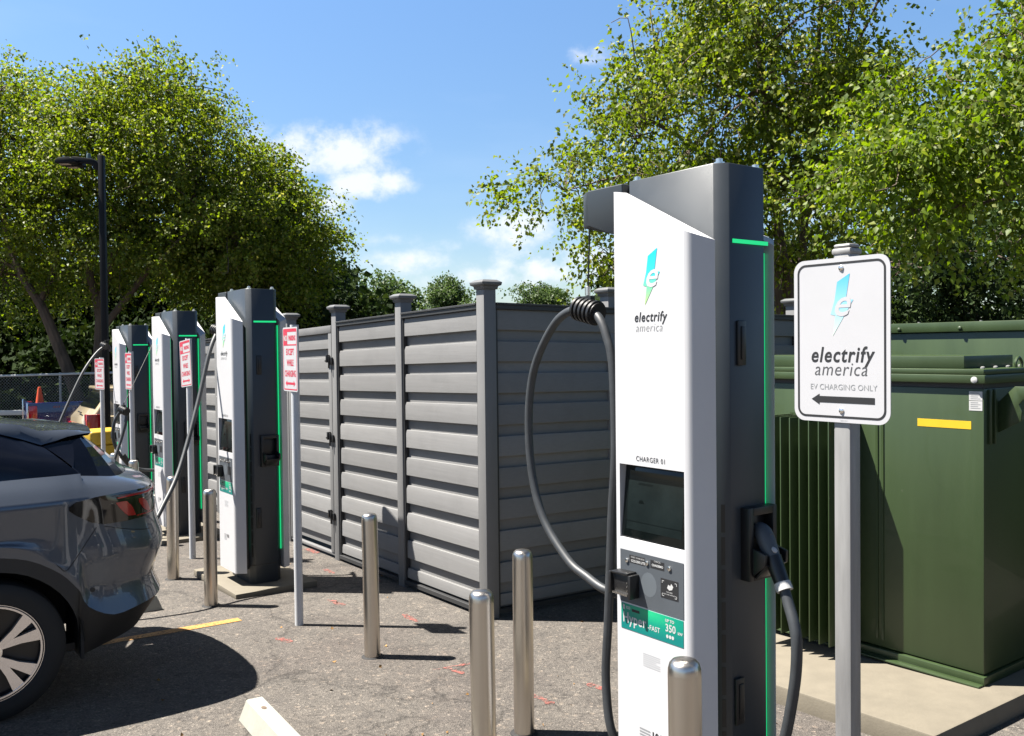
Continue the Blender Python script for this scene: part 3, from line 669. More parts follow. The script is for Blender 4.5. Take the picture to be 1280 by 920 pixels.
# concrete pads below the chargers
PL = ['concrete base slab under the nearest charging station', 'concrete base slab under the second charging station, next to two steel bollards', 'concrete base slab under the third charging station', 'concrete base slab under the farthest charging station']
for i, c in enumerate(CH):
    mb = MB(); mb.prism([(-.62, -.345), (.46, -.345), (.46, .36), (-.62, .36)], -.055, 0)
    o = mb.build('concrete_pad', m_pad, None, bevel=.008)
    # follow the fall of the ground
    o.location = c + Vector((0, 0, -.002)); o.rotation_euler = (0, 0, ROT)
    tag(o, PL[i], 'concrete pad', 'concrete pads under the chargers')

# ------------------------------------------------------------------ bollards
def bollard_proto(loc, label):
    o = empty('steel_bollard', loc, 0, label, 'bollard', 'stainless steel bollards')
    r_ = .0505; h = .914
    mb = MB(); mb.lathe([(r_, -.05), (r_, h-.045)], 0, 0, 32); mb.build('shaft', m_steel, o, smooth=True)
    mb = MB(); mb.lathe([(r_, h-.0448), (r_*.985, h-.030), (r_*.90, h-.014), (r_*.72, h-.004), (r_*.4, h), (.001, h+.001)], 0, 0, 32); mb.build('domed_top', m_steel, o, smooth=True, angle=60)
    mb = MB(); mb.lathe([(r_+.022, -.004), (r_+.018, .004), (r_+.006, .007)], 0, 0, 20); mb.build('asphalt_collar', m_tyre, o, smooth=True)
    return o
BL = [((.515, 2.71), 'stainless bollard right in front of the nearest charging station'), ((-.128, 3.62), 'tall polished bollard in the lower middle, left of the cable, nearer of the pair'), ((.040, 4.44), 'bollard standing just behind and right of another in the lower middle'),
      ((-.905, 5.69), 'lone steel bollard in front of the louvred fence panels'), ((-2.372, 7.02), 'bollard beside the second charging station, the one nearer the white sign pole'), ((-3.022, 7.97), 'bollard crossed by the cable, behind the bumper of the grey car'),
      ((-4.04, 9.62), 'bollard behind the car rear glass, in front of the third charging station'), ((-4.66, 10.55), 'farthest bollard, only its top visible above the grey car')]
b0 = None
for (x, y), lb in BL:
    l = Vector((x, y, gz(x, y)))
    if b0 is None: b0 = bollard_proto(l, lb)
    else: dup(b0, l, lb, random.uniform(0, 6))
for o in COL.objects:
    if o.name.startswith('steel_bollard'): o.rotation_euler[0] = random.uniform(-.008, .008); o.rotation_euler[1] = random.uniform(-.012, .004)

# ------------------------------------------------------------------ signs
def near_sign():
    l = Vector((.915, 2.515, gz(.9, 2.5)))
    t = empty('charging_sign', l, ROT, 'large white sign with blue bolt and black arrow on square galvanised post, at right', 'sign')
    zc = 1.792-l.z; hw, hh = .150, .229
    mb = MB(); mb.prism([(-.026, .030), (.026, .030), (.026, .082), (-.026, .082)], -.05, zc+.245); mb.v = [(a, b-.0265, c) for a, b, c in mb.v]; p_ = mb.build('post', m_galv, t, bevel=.006)
    mb = MB(); mb.prism([(-.030, 0), (.030, 0), (.030, .060), (-.030, .060)], zc+.238, zc+.256); mb.v = [(a, b, c) for a, b, c in mb.v]; mb.prism([(-.026, .004), (.026, .004), (.026, .056), (-.026, .056)], zc+.2565, zc+.268); mb.build('post_cap', m_galv, p_, bevel=.006)
    mb = MB(); mb.prism(rrect(-hw, hw, zc-hh, zc+hh, .034, 8), -.003, .0, 'y'); pl = mb.build('sign_plate', m_signwhite, t)
    y = -.0036; mb = MB(); ring(mb, rrect(-hw+.012, hw-.012, zc-hh+.012, zc+hh-.012, .026, 8), rrect(-hw+.018, hw-.018, zc-hh+.018, zc+hh-.018, .021, 8), y); mb.build('border', m_ink, pl, fix=False)
    bolt_logo(pl, .004, zc+.094, .172, y, m_boltpale, m_signwhite)
    mb = MB(); put_text(mb, 'electrify', .002, zc-.060, y, .060, bold=.0011, shear=.2, xs=.86, track=1.13)
    za = zc-.166; mb.poly([(-.092, y, za), (-.066, y, za-.0155), (-.066, y, za+.0155)]); mb.poly([(-.066, y, za-.009), (.105, y, za-.009), (.105, y, za+.009), (-.066, y, za+.009)])
    mb.build('lettering', m_ink, pl, fix=False)
    mb = MB(); put_text(mb, 'america', .0, zc-.098, y, .054, shear=.2, xs=.92, bold=-.0004, track=1.07); mb.build('thin_lettering', mat('dark grey ink', (.08, .08, .085), .5), pl, fix=False)
    mb = MB(); put_text(mb, 'EV CHARGING ONLY', .008, zc-.138, y, .0225, xs=.97, bold=-.0001); mb.build('small_lettering', m_inkgrey, pl, fix=False)
    for z in (zc+.200, zc-.196):
        mb = MB(); mb.lathe([(.008, 0), (.008, .002), (.004, .0045)], 0, 0, 10); mb.v = [(a+.004, -.0032-c, z+b) for a, b, c in mb.v]; mb.build('bolt', m_button, pl, smooth=True)
    mb = MB(); put_text(mb, 'SIGN CO 1', .012, zc-hh+.004, y, .005); mb.build('maker_mark', m_inkgrey, pl, fix=False)
near_sign()
def park_sign(x, y, label, h=2.15, twist=0, tilt=0, top=None):
    l = Vector((x, y, gz(x, y)))
    t = empty('parking_sign', l, ROT+twist, label, 'sign', 'no-parking signs on white poles')
    mb = MB(); mb.tube([(0, 0, -.03), (0, 0, h)], .030, 16); mb.build('pole', m_polewhite, t, smooth=True)
    zc = h-.245; hw, hh = .152, .228
    mb = MB(); mb.prism(rrect(-hw, hw, zc-hh, zc+hh, .02, 4), -.0345, -.031, 'y'); pl = mb.build('sign_plate', m_signwhite, t)
    y0 = -.0352; mb = MB(); ring(mb, rrect(-hw+.010, hw-.010, zc-hh+.010, zc+hh-.010, .014, 4), rrect(-hw+.018, hw-.018, zc-hh+.018, zc+hh-.018, .010, 4), y0)
    mb.poly([(-hw+.018, y0, zc+.195), (hw-.018, y0, zc+.195), (hw-.018, y0, zc+.211), (-hw+.018, y0, zc+.211)])
    mb.poly([(-hw+.018, y0, zc+.098), (hw-.018, y0, zc+.098), (hw-.018, y0, zc+.107), (-hw+.018, y0, zc+.107)])
    mb.poly([(-hw+.018, y0, zc+.107), (-.055, y0, zc+.107), (-.055, y0, zc+.195), (-hw+.018, y0, zc+.195)])
    put_text(mb, 'PARKING', .045, zc+.135, y0, .048, bold=.0022, xs=.72); put_text(mb, 'EXCEPT', 0, zc+.032, y0, .062, bold=.002, xs=.76); put_text(mb, 'WHILE', 0, zc-.045, y0, .062, bold=.002, xs=.76); put_text(mb, 'CHARGING', 0, zc-.122, y0, .062, bold=.002, xs=.72)
    za = zc-.172; mb.poly([(-.07, y0, za-.008), (.07, y0, za-.008), (.07, y0, za+.008), (-.07, y0, za+.008)])
    for s in (-1, 1): mb.poly([(s*.105, y0, za), (s*.068, y0, za-.022), (s*.068, y0, za+.022)])
    mb.build('lettering', m_inkred, pl, fix=False)
    mb = MB(); put_text(mb, 'NO', -.095, zc+.132, y0-.0006, .055, bold=.002, xs=.8); mb.build('white_lettering', m_inkwhite, pl, fix=False)
    if tilt:
        piv = Vector((0, 0, zc)); rm = Matrix.Translation(piv) @ Matrix.Rotation(tilt, 4, 'Y') @ Matrix.Translation(-piv); pl.matrix_local = rm
    return t
park_sign(-1.547, 6.443, 'nearest no-parking sign on white pole, upright, in front of the fence gate', 2.15, R(-4))
park_sign(-3.169, 8.872, 'no-parking sign tilted askew on its white pole, in front of the third charging station', 2.17, R(2), R(-5.0))
park_sign(-4.74, 11.25, 'no-parking sign turned almost edge-on, in front of the farthest charging station', 2.12, R(0))
park_sign(-6.06, 13.35, 'no-parking sign left of the farthest charging station, in front of the beige car', 2.10, R(12))

# ------------------------------------------------------------------ transformers
def transformers():
    l = Vector((2.484, 4.756, -.037)); Wd = 1.78; D = 1.40
    t = empty('transformer', l, ROT, 'nearer dark green transformer cabinet with cooling fins and yellow label, behind the white sign', 'transformer')
    mb = MB(); mb.box(-Wd, 0, 0, D, .055, 1.575); mb.build('cabinet', m_green, t, bevel=.006)
    mb = MB(); mb.box(-Wd-.005, .012, -.022, D+.01, .0, .048); mb.box(-Wd-.03, -.34+.35, -.075, -.0222, .0, .012); mb.build('base_flange', m_green, t, bevel=.004)
    mb = MB(); mb.box(-Wd-.02, .018, -.028, D+.02, 1.602, 1.648); mb.box(-Wd-.01, .008, -.018, D+.01, 1.6485, 1.678); lid = mb.build('lid', m_green, t, bevel=.005)
    mb = MB(); mb.box(-Wd+.01, -.01, .01, D-.01, 1.5752, 1.6018); mb.build('lid_gasket', m_ftrim, t)
    mb = MB(); mb.box(-Wd+.0, -.135, .06, .62, 1.6782, 1.748); mb.build('raised_cover', m_green, lid, bevel=.004)
    for i in range(6):
        mb = MB(); mb.lathe([(.012, 1.678), (.012, 1.686), (.005, 1.690)], -.07-i*.012, .13+i*.17, 8); mb.build('lid_bolt', m_galv, lid, smooth=True)
    mb = MB(); mb.tube(crom([(-.03, .42, 1.678), (-.03, .42, 1.71), (-.03, .455, 1.735), (-.03, .49, 1.71), (-.03, .49, 1.678)], 5), .009, 8); mb.build('lifting_eye', m_green, lid, smooth=True)
    mb = MB(); mb.lathe([(.017, 0), (.017, .006), (.008, .010)], 0, 0, 14); mb.v = [(a-.036, -.0285-c, 1.622+b) for a, b, c in mb.v]; mb.build('lid_stud', m_inkwhite, lid, smooth=True)
    # fins
    for k in range(8):
        x = -1.195 + k*.066
        mb = MB(); mb.box(x-.004, x+.004, -.30, -.001, .075, 1.385); mb.build('cooling_fin', m_green, t, bevel=.002)
    mb = MB(); mb.box(-1.21, -.72, -.004, -.0005, .09, 1.395); mb.build('fin_backplate', m_green, t)
    mb = MB(); mb.box(-.62, -.605, -.006, -.0005, .10, 1.5); mb.box(-.585, -.570, -.006, -.0005, .10, 1.5); mb.build('weld_seam', m_green, t)
    mb = MB(); mb.box(-.366, -.067, -.0015, .0, 1.357, 1.400); mb.build('warning_label', m_yellow, t)
    for z0, z1 in ((1.512, 1.560), (1.458, 1.509)):
        mb = MB(); mb.box(-.078, -.008, -.0015, .0, z0, z1); n_ = mb.build('notice_label', m_inkwhite, t)
        mb = MB()
        for r_ in range(4): mb.poly([(-.07, -.0021, z1-.010-r_*.010), (-.03+.012*(r_ % 2), -.0021, z1-.010-r_*.010), (-.03+.012*(r_ % 2), -.0021, z1-.0065-r_*.010), (-.07, -.0021, z1-.0065-r_*.010)])
        mb.build('notice_print', m_inkgrey, n_, fix=False)
    # lifting hook welded to the side
    hk = [(.0005, 1.20), (.0005, 1.52), (.09, 1.60)]
    out_ = [(0, 1.335), (.115, 1.40), (.12, 1.455), (.105, 1.490), (.125, 1.515), (.150, 1.520), (.170, 1.505), (.185, 1.50), (.195, 1.56), (.165, 1.585), (.085, 1.585), (.0, 1.50)]
    mb = MB(); mb.prism([(.0005+a, b) for a, b in out_], .155, .167, 'y'); mb.build('lifting_hook', m_green, t, bevel=.002)
    mb = MB(); mb.box(.0005, .02, .04, .05, 1.28, 1.57); mb.box(.0005, .02, .085, .095, 1.28, 1.57); mb.build('side_rib', m_green, t, bevel=.002)
    # second cabinet, further back
    l2 = XA*-2.15 + YA*6.98; l2.z = gz(l2.x, l2.y)+.08
    t2 = empty('transformer', l2, ROT, 'farther and taller dark green transformer cabinet behind the first one, bolted lid', 'transformer')
    Lx = 3.0
    mb = MB(); mb.box(-2.2, Lx, 0, 1.5, 0, 1.955); mb.build('cabinet', m_green, t2, bevel=.006)
    mb = MB(); mb.box(-2.22, Lx+.02, -.025, 1.52, 1.958, 2.035); lid2 = mb.build('lid', m_green, t2, bevel=.005)
    for i in range(10):
        x = -1.9+i*.5; mb = MB(); mb.lathe([(.016, 0), (.016, .012), (.006, .018)], 0, 0, 10); mb.v = [(a+x, -.0255-c, 1.985+b) for a, b, c in mb.v]; mb.build('lid_bolt', m_green, lid2, smooth=True)
        mb = MB(); mb.lathe([(.012, 2.035), (.012, 2.045)], x+.1, .1, 8); mb.build('lid_nut', m_galv, lid2)
    mb = MB(); mb.box(-2.2, Lx, -.012, -.0005, 1.40, 1.42); mb.build('seam', m_green, t2)
    mb = MB(); mb.box(.55, 1.6, -.04, -.0125, 1.55, 1.60); mb.build('name_rail', m_rail, t2)
transformers()
# slab below the transformers
PB = Vector((1.918, 4.104, 0))
def slab():
    bx, by = PB.dot(XA), PB.dot(YA)
    loc = XA*bx + YA*by; zz = -.018
    mb = MB()
    def P_(x, y, dz):
        q = loc + XA*x + YA*y; return (x, y, gz(q.x, q.y)+dz-zz)
    Wd, D = 2.0, 4.3
    vs = [P_(x, y, dz) for dz in (-.1, .1) for x, y in ((-Wd, 0), (0, 0), (0, D), (-Wd, D))]
    mb.raw(vs, [(3, 2, 1, 0), (4, 5, 6, 7)] + [(k, (k+1) % 4, 4+(k+1) % 4, 4+k) for k in range(4)])
    o = mb.build('concrete_slab', m_pad, None, bevel=.012); o.location = (loc.x, loc.y, zz); o.rotation_euler = (0, 0, ROT)
    tag(o, 'wide tan concrete slab under the green transformer cabinets', 'concrete slab')
slab()

# ------------------------------------------------------------------ wheel stops
def wheel_stop(x, y, rz, L_, label, first_at_end=True):
    l = Vector((x, y, gz(x, y))); dr = Vector((math.cos(rz), math.sin(rz), 0))
    sl_ = -SLOPE*dr.y
    mb = MB(); sec = [(-.078, 0), (.078, 0), (.042, .112), (-.042, .112)]
    n = len(sec); vs = []
    for u, k in ((0, 1), (.05, 1), (L_-.05, 1), (L_, 1)):
        for a, z in sec: vs.append((u + (.03*z/.12 if u == 0 else (-.03*z/.12 if u == L_ else 0)), a, z+sl_*u))
    fs = [tuple(range(n-1, -1, -1)), tuple(range(3*n, 4*n))] + [(i*n+k, i*n+(k+1) % n, (i+1)*n+(k+1) % n, (i+1)*n+k) for i in range(3) for k in range(n)]
    mb.raw(vs, fs)
    o = empty('wheel_stop', l, rz, label, 'wheel stop', 'concrete wheel stops')
    b_ = mb.build('concrete_bar', m_stop, o, bevel=.005, seg=1)
    for u in (.20, L_-.20):
        mb = MB(); mb.prism([(u+.024*math.cos(k*.449), .013*math.sin(k*.449)) for k in range(14)], .1122+sl_*u, .1132+sl_*u); mb.build('pin_hole', m_trunk, o)
    return o
wheel_stop(-1.375, 4.69, math.atan2(-.84, .52), 1.75, 'white concrete wheel stop in the lower left foreground')
# the other stop shows only its end behind the car bumper
wheel_stop(-2.765, 6.86, math.atan2(XA.y, XA.x)+math.pi, 1.75, 'grey wheel stop end peeking out behind the bumper of the grey car')

# ------------------------------------------------------------------ grey electric car
def ev_car():
    ax = Vector((-2.694, 4.606, 0)); o0 = ax - XA*.915; o0.z = gz(*ax[:2])+.0
    t = empty('grey_car', o0, ROT, 'slate grey electric crossover with its rear to the chargers, at left', 'car')
    # the car leans with the fall of the ground
    AZ, RAD = .365, .365
    CX = [0, -2.765]
    sideY = [-3.55, -3.46, -3.36]
    for c in (-2.765, 0.0):
        sideY += [c-.52, c-.47, c-.43, c-.41, c-.33, c-.18, c, c+.18, c+.33, c+.41, c+.43, c+.47, c+.52] if c < -1 else [-.9, c-.52, c-.47, c-.43, c-.41, c-.33, c-.18, c, c+.18, c+.33, c+.41, c+.43, c+.47]
        if c < -1: sideY += [-1.8]
    # rows: z, half width, rear end (centre), rear end drop towards side, front end
    rows = [  # z_side, halfwidth, Yend centre, z_rear, front Y, front shrink
     (.265, .870, .90, .36), (.46, .925, 1.00, .50), (.62, .920, .965, .63), (.80, .925, 1.02, .80), (.95, .912, .985, .95), (1.118, .918, .972, 1.118), (1.185, .865, .925, 1.165), (1.245, .800, .83, 1.205)]
    def arch(Y, rad):
        for c in CX:
            d = Y-c
            if abs(d) < rad: return AZ + math.sqrt(rad*rad-d*d)
        return 0
    G = []
    for ri, (z, hw, ye, zr) in enumerate(rows):
        line = []
        for Y in sideY:
            f_in = max(0, (-2.9-Y)/.65); wd = hw*(1-.16*f_in**2)
            if Y > .3: wd -= .03*(Y-.3)/.2
            zz = z
            if ri == 0: zz = max(z, arch(Y, .425))
            elif ri == 1: zz = max(z, arch(Y, .50))
            elif ri == 2: zz = max(z, arch(Y, .50)+.035)
            elif ri == 3: zz = max(z, arch(Y, .50)+.06)
            if ri >= 5: zz -= max(0, -2.0-Y)*.13*(1+.3*(ri-5)) # bonnet falls
            zz = min(zz, 9)
            if ri <= 3 and zz > z+.01: wd = max(wd, .925)
            line.append((wd, Y, zz))
        w2 = line[-1][0]
        for fx_, dy in ((.985, .40), (.94, .255), (.85, .155), (.70, .085), (.50, .035), (.25, .008), (0, 0)):
            q = min(1, (0.47+(ye-dy-.47)) and 1)
            zz = z + (zr-z)*(min(1, 1.6*(1-dy/.45)) if ri else min(1, max(0, (.42-dy)/.38)))
            line.append((w2*fx_ if fx_ > .9 else hw*fx_, ye-dy, zz))
        G.append(line)
    nc = len(G[0]); A_ = np.array(G)            # rows x cols x 3
    def surf(u, v):
        def cr_(P, t):
            i = int(min(max(math.floor(t), 0), len(P)-2)); f = t-i
            a, b_, c_, d_ = P[max(i-1, 0)], P[i], P[i+1], P[min(i+2, len(P)-1)]
            return .5*((2*b_)+(c_-a)*f+(2*a-5*b_+4*c_-d_)*f*f+(3*b_-a-3*c_+d_)*f**3)
        lin = lambda P, t: P[int(min(math.floor(t), len(P)-2))]*(1-(t-int(min(math.floor(t), len(P)-2)))) + P[int(min(math.floor(t), len(P)-2))+1]*(t-int(min(math.floor(t), len(P)-2)))
        cols = np.array([cr_(A_[r], u) for r in range(A_.shape[0])])
        return lin(cols, v) if v <= 1.001 else (cr_(cols[1:6], v-1) if v <= 5.001 else cr_(cols[5:8], v-5))
    def grid(name, us, vs, m, par=t, off=0, mirror=True, fix=True):
        mb = MB()
        P = [[Vector(surf(u, v)) for u in us] for v in vs]
        for s in ((1, -1) if mirror else (1,)):
            pts = [Vector((q.x*s, q.y, q.z)) for row in P for q in row]; n = len(us)
            mb.raw(pts, [(j*n+i, j*n+i+1, (j+1)*n+i+1, (j+1)*n+i) for j in range(len(vs)-1) for i in range(n-1)])
        o = mb.build(name, m, par, fix=False)
        b = bmesh.new(); b.from_mesh(o.data); bmesh.ops.remove_doubles(b, verts=b.verts, dist=.0004); bmesh.ops.recalc_face_normals(b, faces=b.faces)
        if off:
            pass
        b.to_mesh(o.data); b.free(); o.data.polygons.foreach_set('use_smooth', [True]*len(o.data.polygons)); o.data.set_sharp_from_angle(angle=R(40))
        return o
    fr = lambda a, b, n: [a+(b-a)*k/n for k in range(n+1)]
    U = fr(0, nc-1, (nc-1)*3)
    grid('lower_cladding', U, fr(0, 1, 3), m_clad)
    grid('body', U, fr(1, 7, 24), m_car)
    nS = len(sideY)
    # nose
    mb = MB(); L_ = [tuple(A_[r][0]) for r in range(8)]
    nose = [[(q[0]*f, q[1]-.12*(1-f**2), q[2]) for f in (1, .8, .5, 0)] for q in L_]
    for s in (1, -1):
        vs = [(q[0]*s, q[1], q[2]) for row in nose for q in row]; mb.raw(vs, [(j*4+i, j*4+i+1, (j+1)*4+i+1, (j+1)*4+i) for j in range(7) for i in range(3)])
    mb.build('nose', m_car, t, smooth=True)
    # greenhouse: rows from beltline up to the roof
    belt = [(float(q[0]), float(q[1]), float(q[2])) for q in A_[7]]
    roofY = [-1.55, -1.0, -.4, .0, .25, .47]
    def roofz(Y):   # centreline of the roof
        return float(np.interp(Y, [-1.55, -1.2, -.8, -.2, .15, .40, .64], [1.46, 1.55, 1.57, 1.558, 1.530, 1.494, 1.464]))
    def ghtop(Y): return float(np.interp(Y, [-1.5, -1.2, -.8, -.1, .07, .16, .30, .50], [1.40, 1.475, 1.51, 1.505, 1.487, 1.462, 1.405, 1.385]))
    def tw(Y): return float(np.interp(Y, [-1.5, -.8, .1, .3, .5], [.60, .645, .63, .62, .60]))
    gy = [-1.5, -1.2, -.9, -.6, -.3, -.1, .0, .1, .2, .30]
    # side glass
    def belt_at(Y): return Vector((float(np.interp(Y, [q[1] for q in belt[:nS]], [q[0] for q in belt[:nS]])), Y, float(np.interp(Y, [q[1] for q in belt[:nS]], [q[2] for q in belt[:nS]]))))
    mb = MB()
    for s in (1, -1):
        vs = []; ys = [(-2.05, -1.5), (-1.6, -1.2), (-1.2, -.9), (-.8, -.6), (-.45, -.3), (-.15, -.1), (0, 0), (.16, .1), (.34, .2), (.465, .30)]
        for yb_, yt in ys:
            b_ = belt_at(min(yb_, .465)); tp = Vector((tw(yt), yt, ghtop(yt)))
            for k in range(5):
                f = k/4; q = b_.lerp(tp, f); vs.append((s*(q.x+.03*math.sin(f*math.pi)), q.y, q.z))
        mb.raw(vs, [(i*5+k, (i+1)*5+k, (i+1)*5+k+1, i*5+k+1) for i in range(len(ys)-1) for k in range(4)])
    sg = mb.build('side_window', m_carglass, t, smooth=True)
    # window bright trim along the beltline up to the door end
    for s in (1, -1):
        pass
    mb = MB(); mb.tube([Vector((q.x+.006, q.y, q.z+.006)) for q in [belt_at(y) for y in fr(-2.0, -.02, 10)]], .006, 6); mb.build('window_trim', m_chrome, sg)
    mb = MB(); q0 = belt_at(-.02); mb.tube([Vector((q0.x+.005, -.03, q0.z+.01)), Vector((.77, -.16, 1.35)), Vector((.69, -.34, 1.47))], .014, 6); mb.build('window_divider', m_clad, sg)
    # black rear pillar glass below the spoiler + rear window
    base = [Vector((q[0], q[1], q[2])) for q in belt[nS-1:]]
    topc = [Vector((.62, .30, 1.405)), Vector((.615, .46, 1.42)), Vector((.60, .505, 1.428)), Vector((.56, .53, 1.430)), Vector((.46, .545, 1.432)), Vector((.33, .553, 1.433)), Vector((.17, .557, 1.434)), Vector((0, .558, 1.434))]
    mb2 = MB()
    for s in (1, -1):
        mb = MB()
        for i in range(len(base)-1):
            tgt = mb if i < 3 else mb2
            a0, a1, c0, c1_ = base[i], base[i+1], topc[i], topc[i+1]
            for k in range(4):
                f0, f1 = k/4, (k+1)/4
                qs = [a0.lerp(c0, f0), a1.lerp(c1_, f0), a1.lerp(c1_, f1), a0.lerp(c0, f1)]
                tgt.poly([(s*q.x, q.y+.012*math.sin((f0 if j < 2 else f1)*math.pi), q.z) for j, q in enumerate(qs)])
        mb.build('rear_pillar', m_carglass, t, smooth=True, fix=True)
    mb2.build('rear_window', m_carglass, t, smooth=True)
    # roof with spoiler
    def rsec(Y, spoil):
        zc, ze, wd = roofz(Y), ghtop(Y), tw(Y)
        if spoil: ze = float(np.interp(Y, [.30, .48, .64], [1.405, 1.446, 1.450])); wd = float(np.interp(Y, [.30, .5, .64], [.62, .60, .53]))
        ed = float(np.interp(Y, [-1.5, 0, .26, .48, .64], [.035, .04, .085, .032, .006]))
        pts = [(wd+.012, ze), (wd-.002, ze+ed*.55), (wd-.035, ze+ed), (wd*.80, zc-.024), (wd*.55, zc-.010), (wd*.28, zc-.002), (0, zc)]
        return pts
    ys = [-1.5, -1.2, -.9, -.6, -.3, -.1, 0, .1, .2, .30, .38, .46, .54, .60, .64]
    mb = MB()
    for s in (1, -1):
        vs = []
        for Y in ys:
            for a, z in rsec(Y, Y > .30): 
                sweep = 0 if Y < .4 else .05*(a/.6)**2*(Y-.4)/.24
                vs.append((s*a, Y-sweep*1.6, z))
        n = 7; mb.raw(vs, [(i*n+k, (i+1)*n+k, (i+1)*n+k+1, i*n+k+1) for i in range(len(ys)-1) for k in range(n-1)])
        # spoiler trailing edge and underside
        i = len(ys)-1; ed = [Vector(v) for v in vs[i*n:(i+1)*n]]
        low = [Vector((v.x, v.y-.016, v.z-.014)) for v in ed]; und = [Vector((v.x, .50, 1.432)) for v in ed]
        vs2 = ed+low+und; mb.raw(vs2, [(k, k+1, n+k+1, n+k) for k in range(n-1)] + [(n+k, n+k+1, 2*n+k+1, 2*n+k) for k in range(n-1)])
    rf = mb.build('roof', m_car, t, smooth=True, angle=28)
    b = bmesh.new(); b.from_mesh(rf.data); bmesh.ops.remove_doubles(b, verts=b.verts, dist=.0004); bmesh.ops.recalc_face_normals(b, faces=b.faces); b.to_mesh(rf.data); b.free(); rf.data.set_sharp_from_angle(angle=R(28))
    mb = MB(); mb.box(-.2, .2, .600, .604, 1.405, 1.412); mb.build('brake_light', m_lampred, rf)
    # bonnet + windscreen, closed simply
    mb = MB(); bl = [Vector(q) for q in belt]; k0 = 0
    for s in (1, -1):
        row = [bl[i] for i in range(0, nS) if bl[i].y < -1.95]
        for i in range(len(row)-1):
            a, b_ = row[i], row[i+1]; mb.poly([(s*a.x, a.y, a.z), (s*b_.x, b_.y, b_.z), (0, b_.y, b_.z+.05), (0, a.y, a.z+.04)])
    mb.build('bonnet', m_car, t, smooth=True)
    mb = MB(); ws = [(-2.05, .84, 1.245), (-1.5, .60, 1.40)]
    for s in (1, -1): mb.poly([(s*.835, -2.05, 1.24), (0, -2.15, 1.29), (0, -1.5, 1.47), (s*.60, -1.5, 1.405)])
    mb.build('windscreen', m_carglass, t)
    # floor
    mb = MB(); mb.box(-.80, .80, -3.4, .42, .28, .32); mb.build('underbody', m_clad, t)
    mb = MB(); mb.box(-.62, .62, .452, .72, .33, .37); mb.build('bumper_tray', m_clad, t)
    # tail lamps: patch lifted off the body
    def col_of(x=None, y=None):
        pass
    def lift(u, v, d):
        e = .02; P0 = Vector(surf(u, v)); du = Vector(surf(u+e, v))-Vector(surf(u-e, v)); dv = Vector(surf(u, min(v+e, 7)))-Vector(surf(u, v-e))
        n_ = du.cross(dv); n_ = n_.normalized() if n_.length > 1e-9 else Vector((1, 0, 0))
        if n_.x*.6 + n_.y < 0: n_ = -n_
        return P0 + n_*d
    uA = nS-3.35     # about Y .37
    def find_u(Y):
        lo, hi = nS-8, nS+5.0
        for _ in range(40):
            m_ = (lo+hi)/2
            if surf(m_, 4.6)[1] < Y: lo = m_
            else: hi = m_
        return lo
    def find_v(u, z):
        lo, hi = 2.0, 7.0
        for _ in range(30):
            m_ = (lo+hi)/2
            if surf(u, m_)[2] < z: lo = m_
            else: hi = m_
        return lo
    def patch(name, prof, m, d, par, n=24):
        """prof: list of (Y, zlow, zhigh) along the corner"""
        res = {}
        for s in (1, -1):
            vs = []; st = fr(0, 1, n)
            for f in st:
                k = f*(len(prof)-1); i = min(int(k), len(prof)-2); g_ = k-i
                Y = prof[i][0]*(1-g_)+prof[i+1][0]*g_; zl = prof[i][1]*(1-g_)+prof[i+1][1]*g_; zh = prof[i][2]*(1-g_)+prof[i+1][2]*g_
                u = find_u(Y)
                for j in range(5):
                    q = lift(u, find_v(u, zl+(zh-zl)*j/4), d); vs.append((s*q.x, q.y, q.z))
            mb = MB(); mb.raw(vs, [(i*5+j, (i+1)*5+j, (i+1)*5+j+1, i*5+j+1) for i in range(n) for j in range(4)])
            o = mb.build(name, m, par[s] if isinstance(par, dict) else par, fix=True)
            o.data.polygons.foreach_set('use_smooth', [True]*len(o.data.polygons)); res[s] = o
        return res
    tl = patch('tail_lamp', [(.385, 1.065, 1.085), (.42, 1.035, 1.108), (.50, .985, 1.118), (.56, .968, 1.122), (.68, .968, 1.128), (.80, .975, 1.130), (.88, .99, 1.130), (.93, 1.02, 1.130), (.955, 1.03, 1.12)], m_lampsmoke, .006, t)
    patch('red_lens', [(.63, 1.072, 1.078), (.655, 1.035, 1.080), (.69, .995, 1.08), (.72, .992, 1.045), (.735, .992, 1.00)], m_lampred, .0085, tl, 10)
    patch('red_lens', [(.76, 1.065, 1.082), (.785, 1.02, 1.084), (.81, 1.00, 1.06), (.825, 1.00, 1.015)], m_lampred, .0085, tl, 10)
    patch('red_strip', [(.64, 1.098, 1.106), (.75, 1.106, 1.113), (.88, 1.108, 1.115), (.93, 1.108, 1.114)], m_lampred, .0085, tl, 10)
    patch('red_strip', [(.74, .985, .991), (.85, .992, .999), (.92, 1.03, 1.036)], m_lampred, .0085, tl, 10)
    patch('clear_lens', [(.855, 1.055, 1.085), (.895, 1.06, 1.095), (.925, 1.065, 1.098)], m_lampclear, .0085, tl, 8)
    for pth in ([(.52, .955), (.47, .88), (.41, .80), (.36, .745), (.32, .715)], [(.56, .955), (.70, .915), (.80, .90), (.90, .895)]):
        for s_ in (1, -1):
            mb = MB(); pts = []
            for Y_, z_ in pth:
                u_ = find_u(Y_); q_ = lift(u_, find_v(u_, z_), .0006); pts.append((s_*q_.x, q_.y, q_.z))
            mb.tube(crom(pts, 6), .0022, 6); mb.build('panel_gap', m_black, t)
    # bumper recess with reflector
    patch('bumper_vent', [(.80, .535, .56), (.86, .545, .63), (.90, .56, .66), (.93, .60, .65)], m_lampsmoke, .004, t, 10)
    # fuel/charge flap lines are on the far side; parking sensor dot on this one
    mb = MB(); q = Vector(surf(find_u(.50), find_v(find_u(.5), .56)))
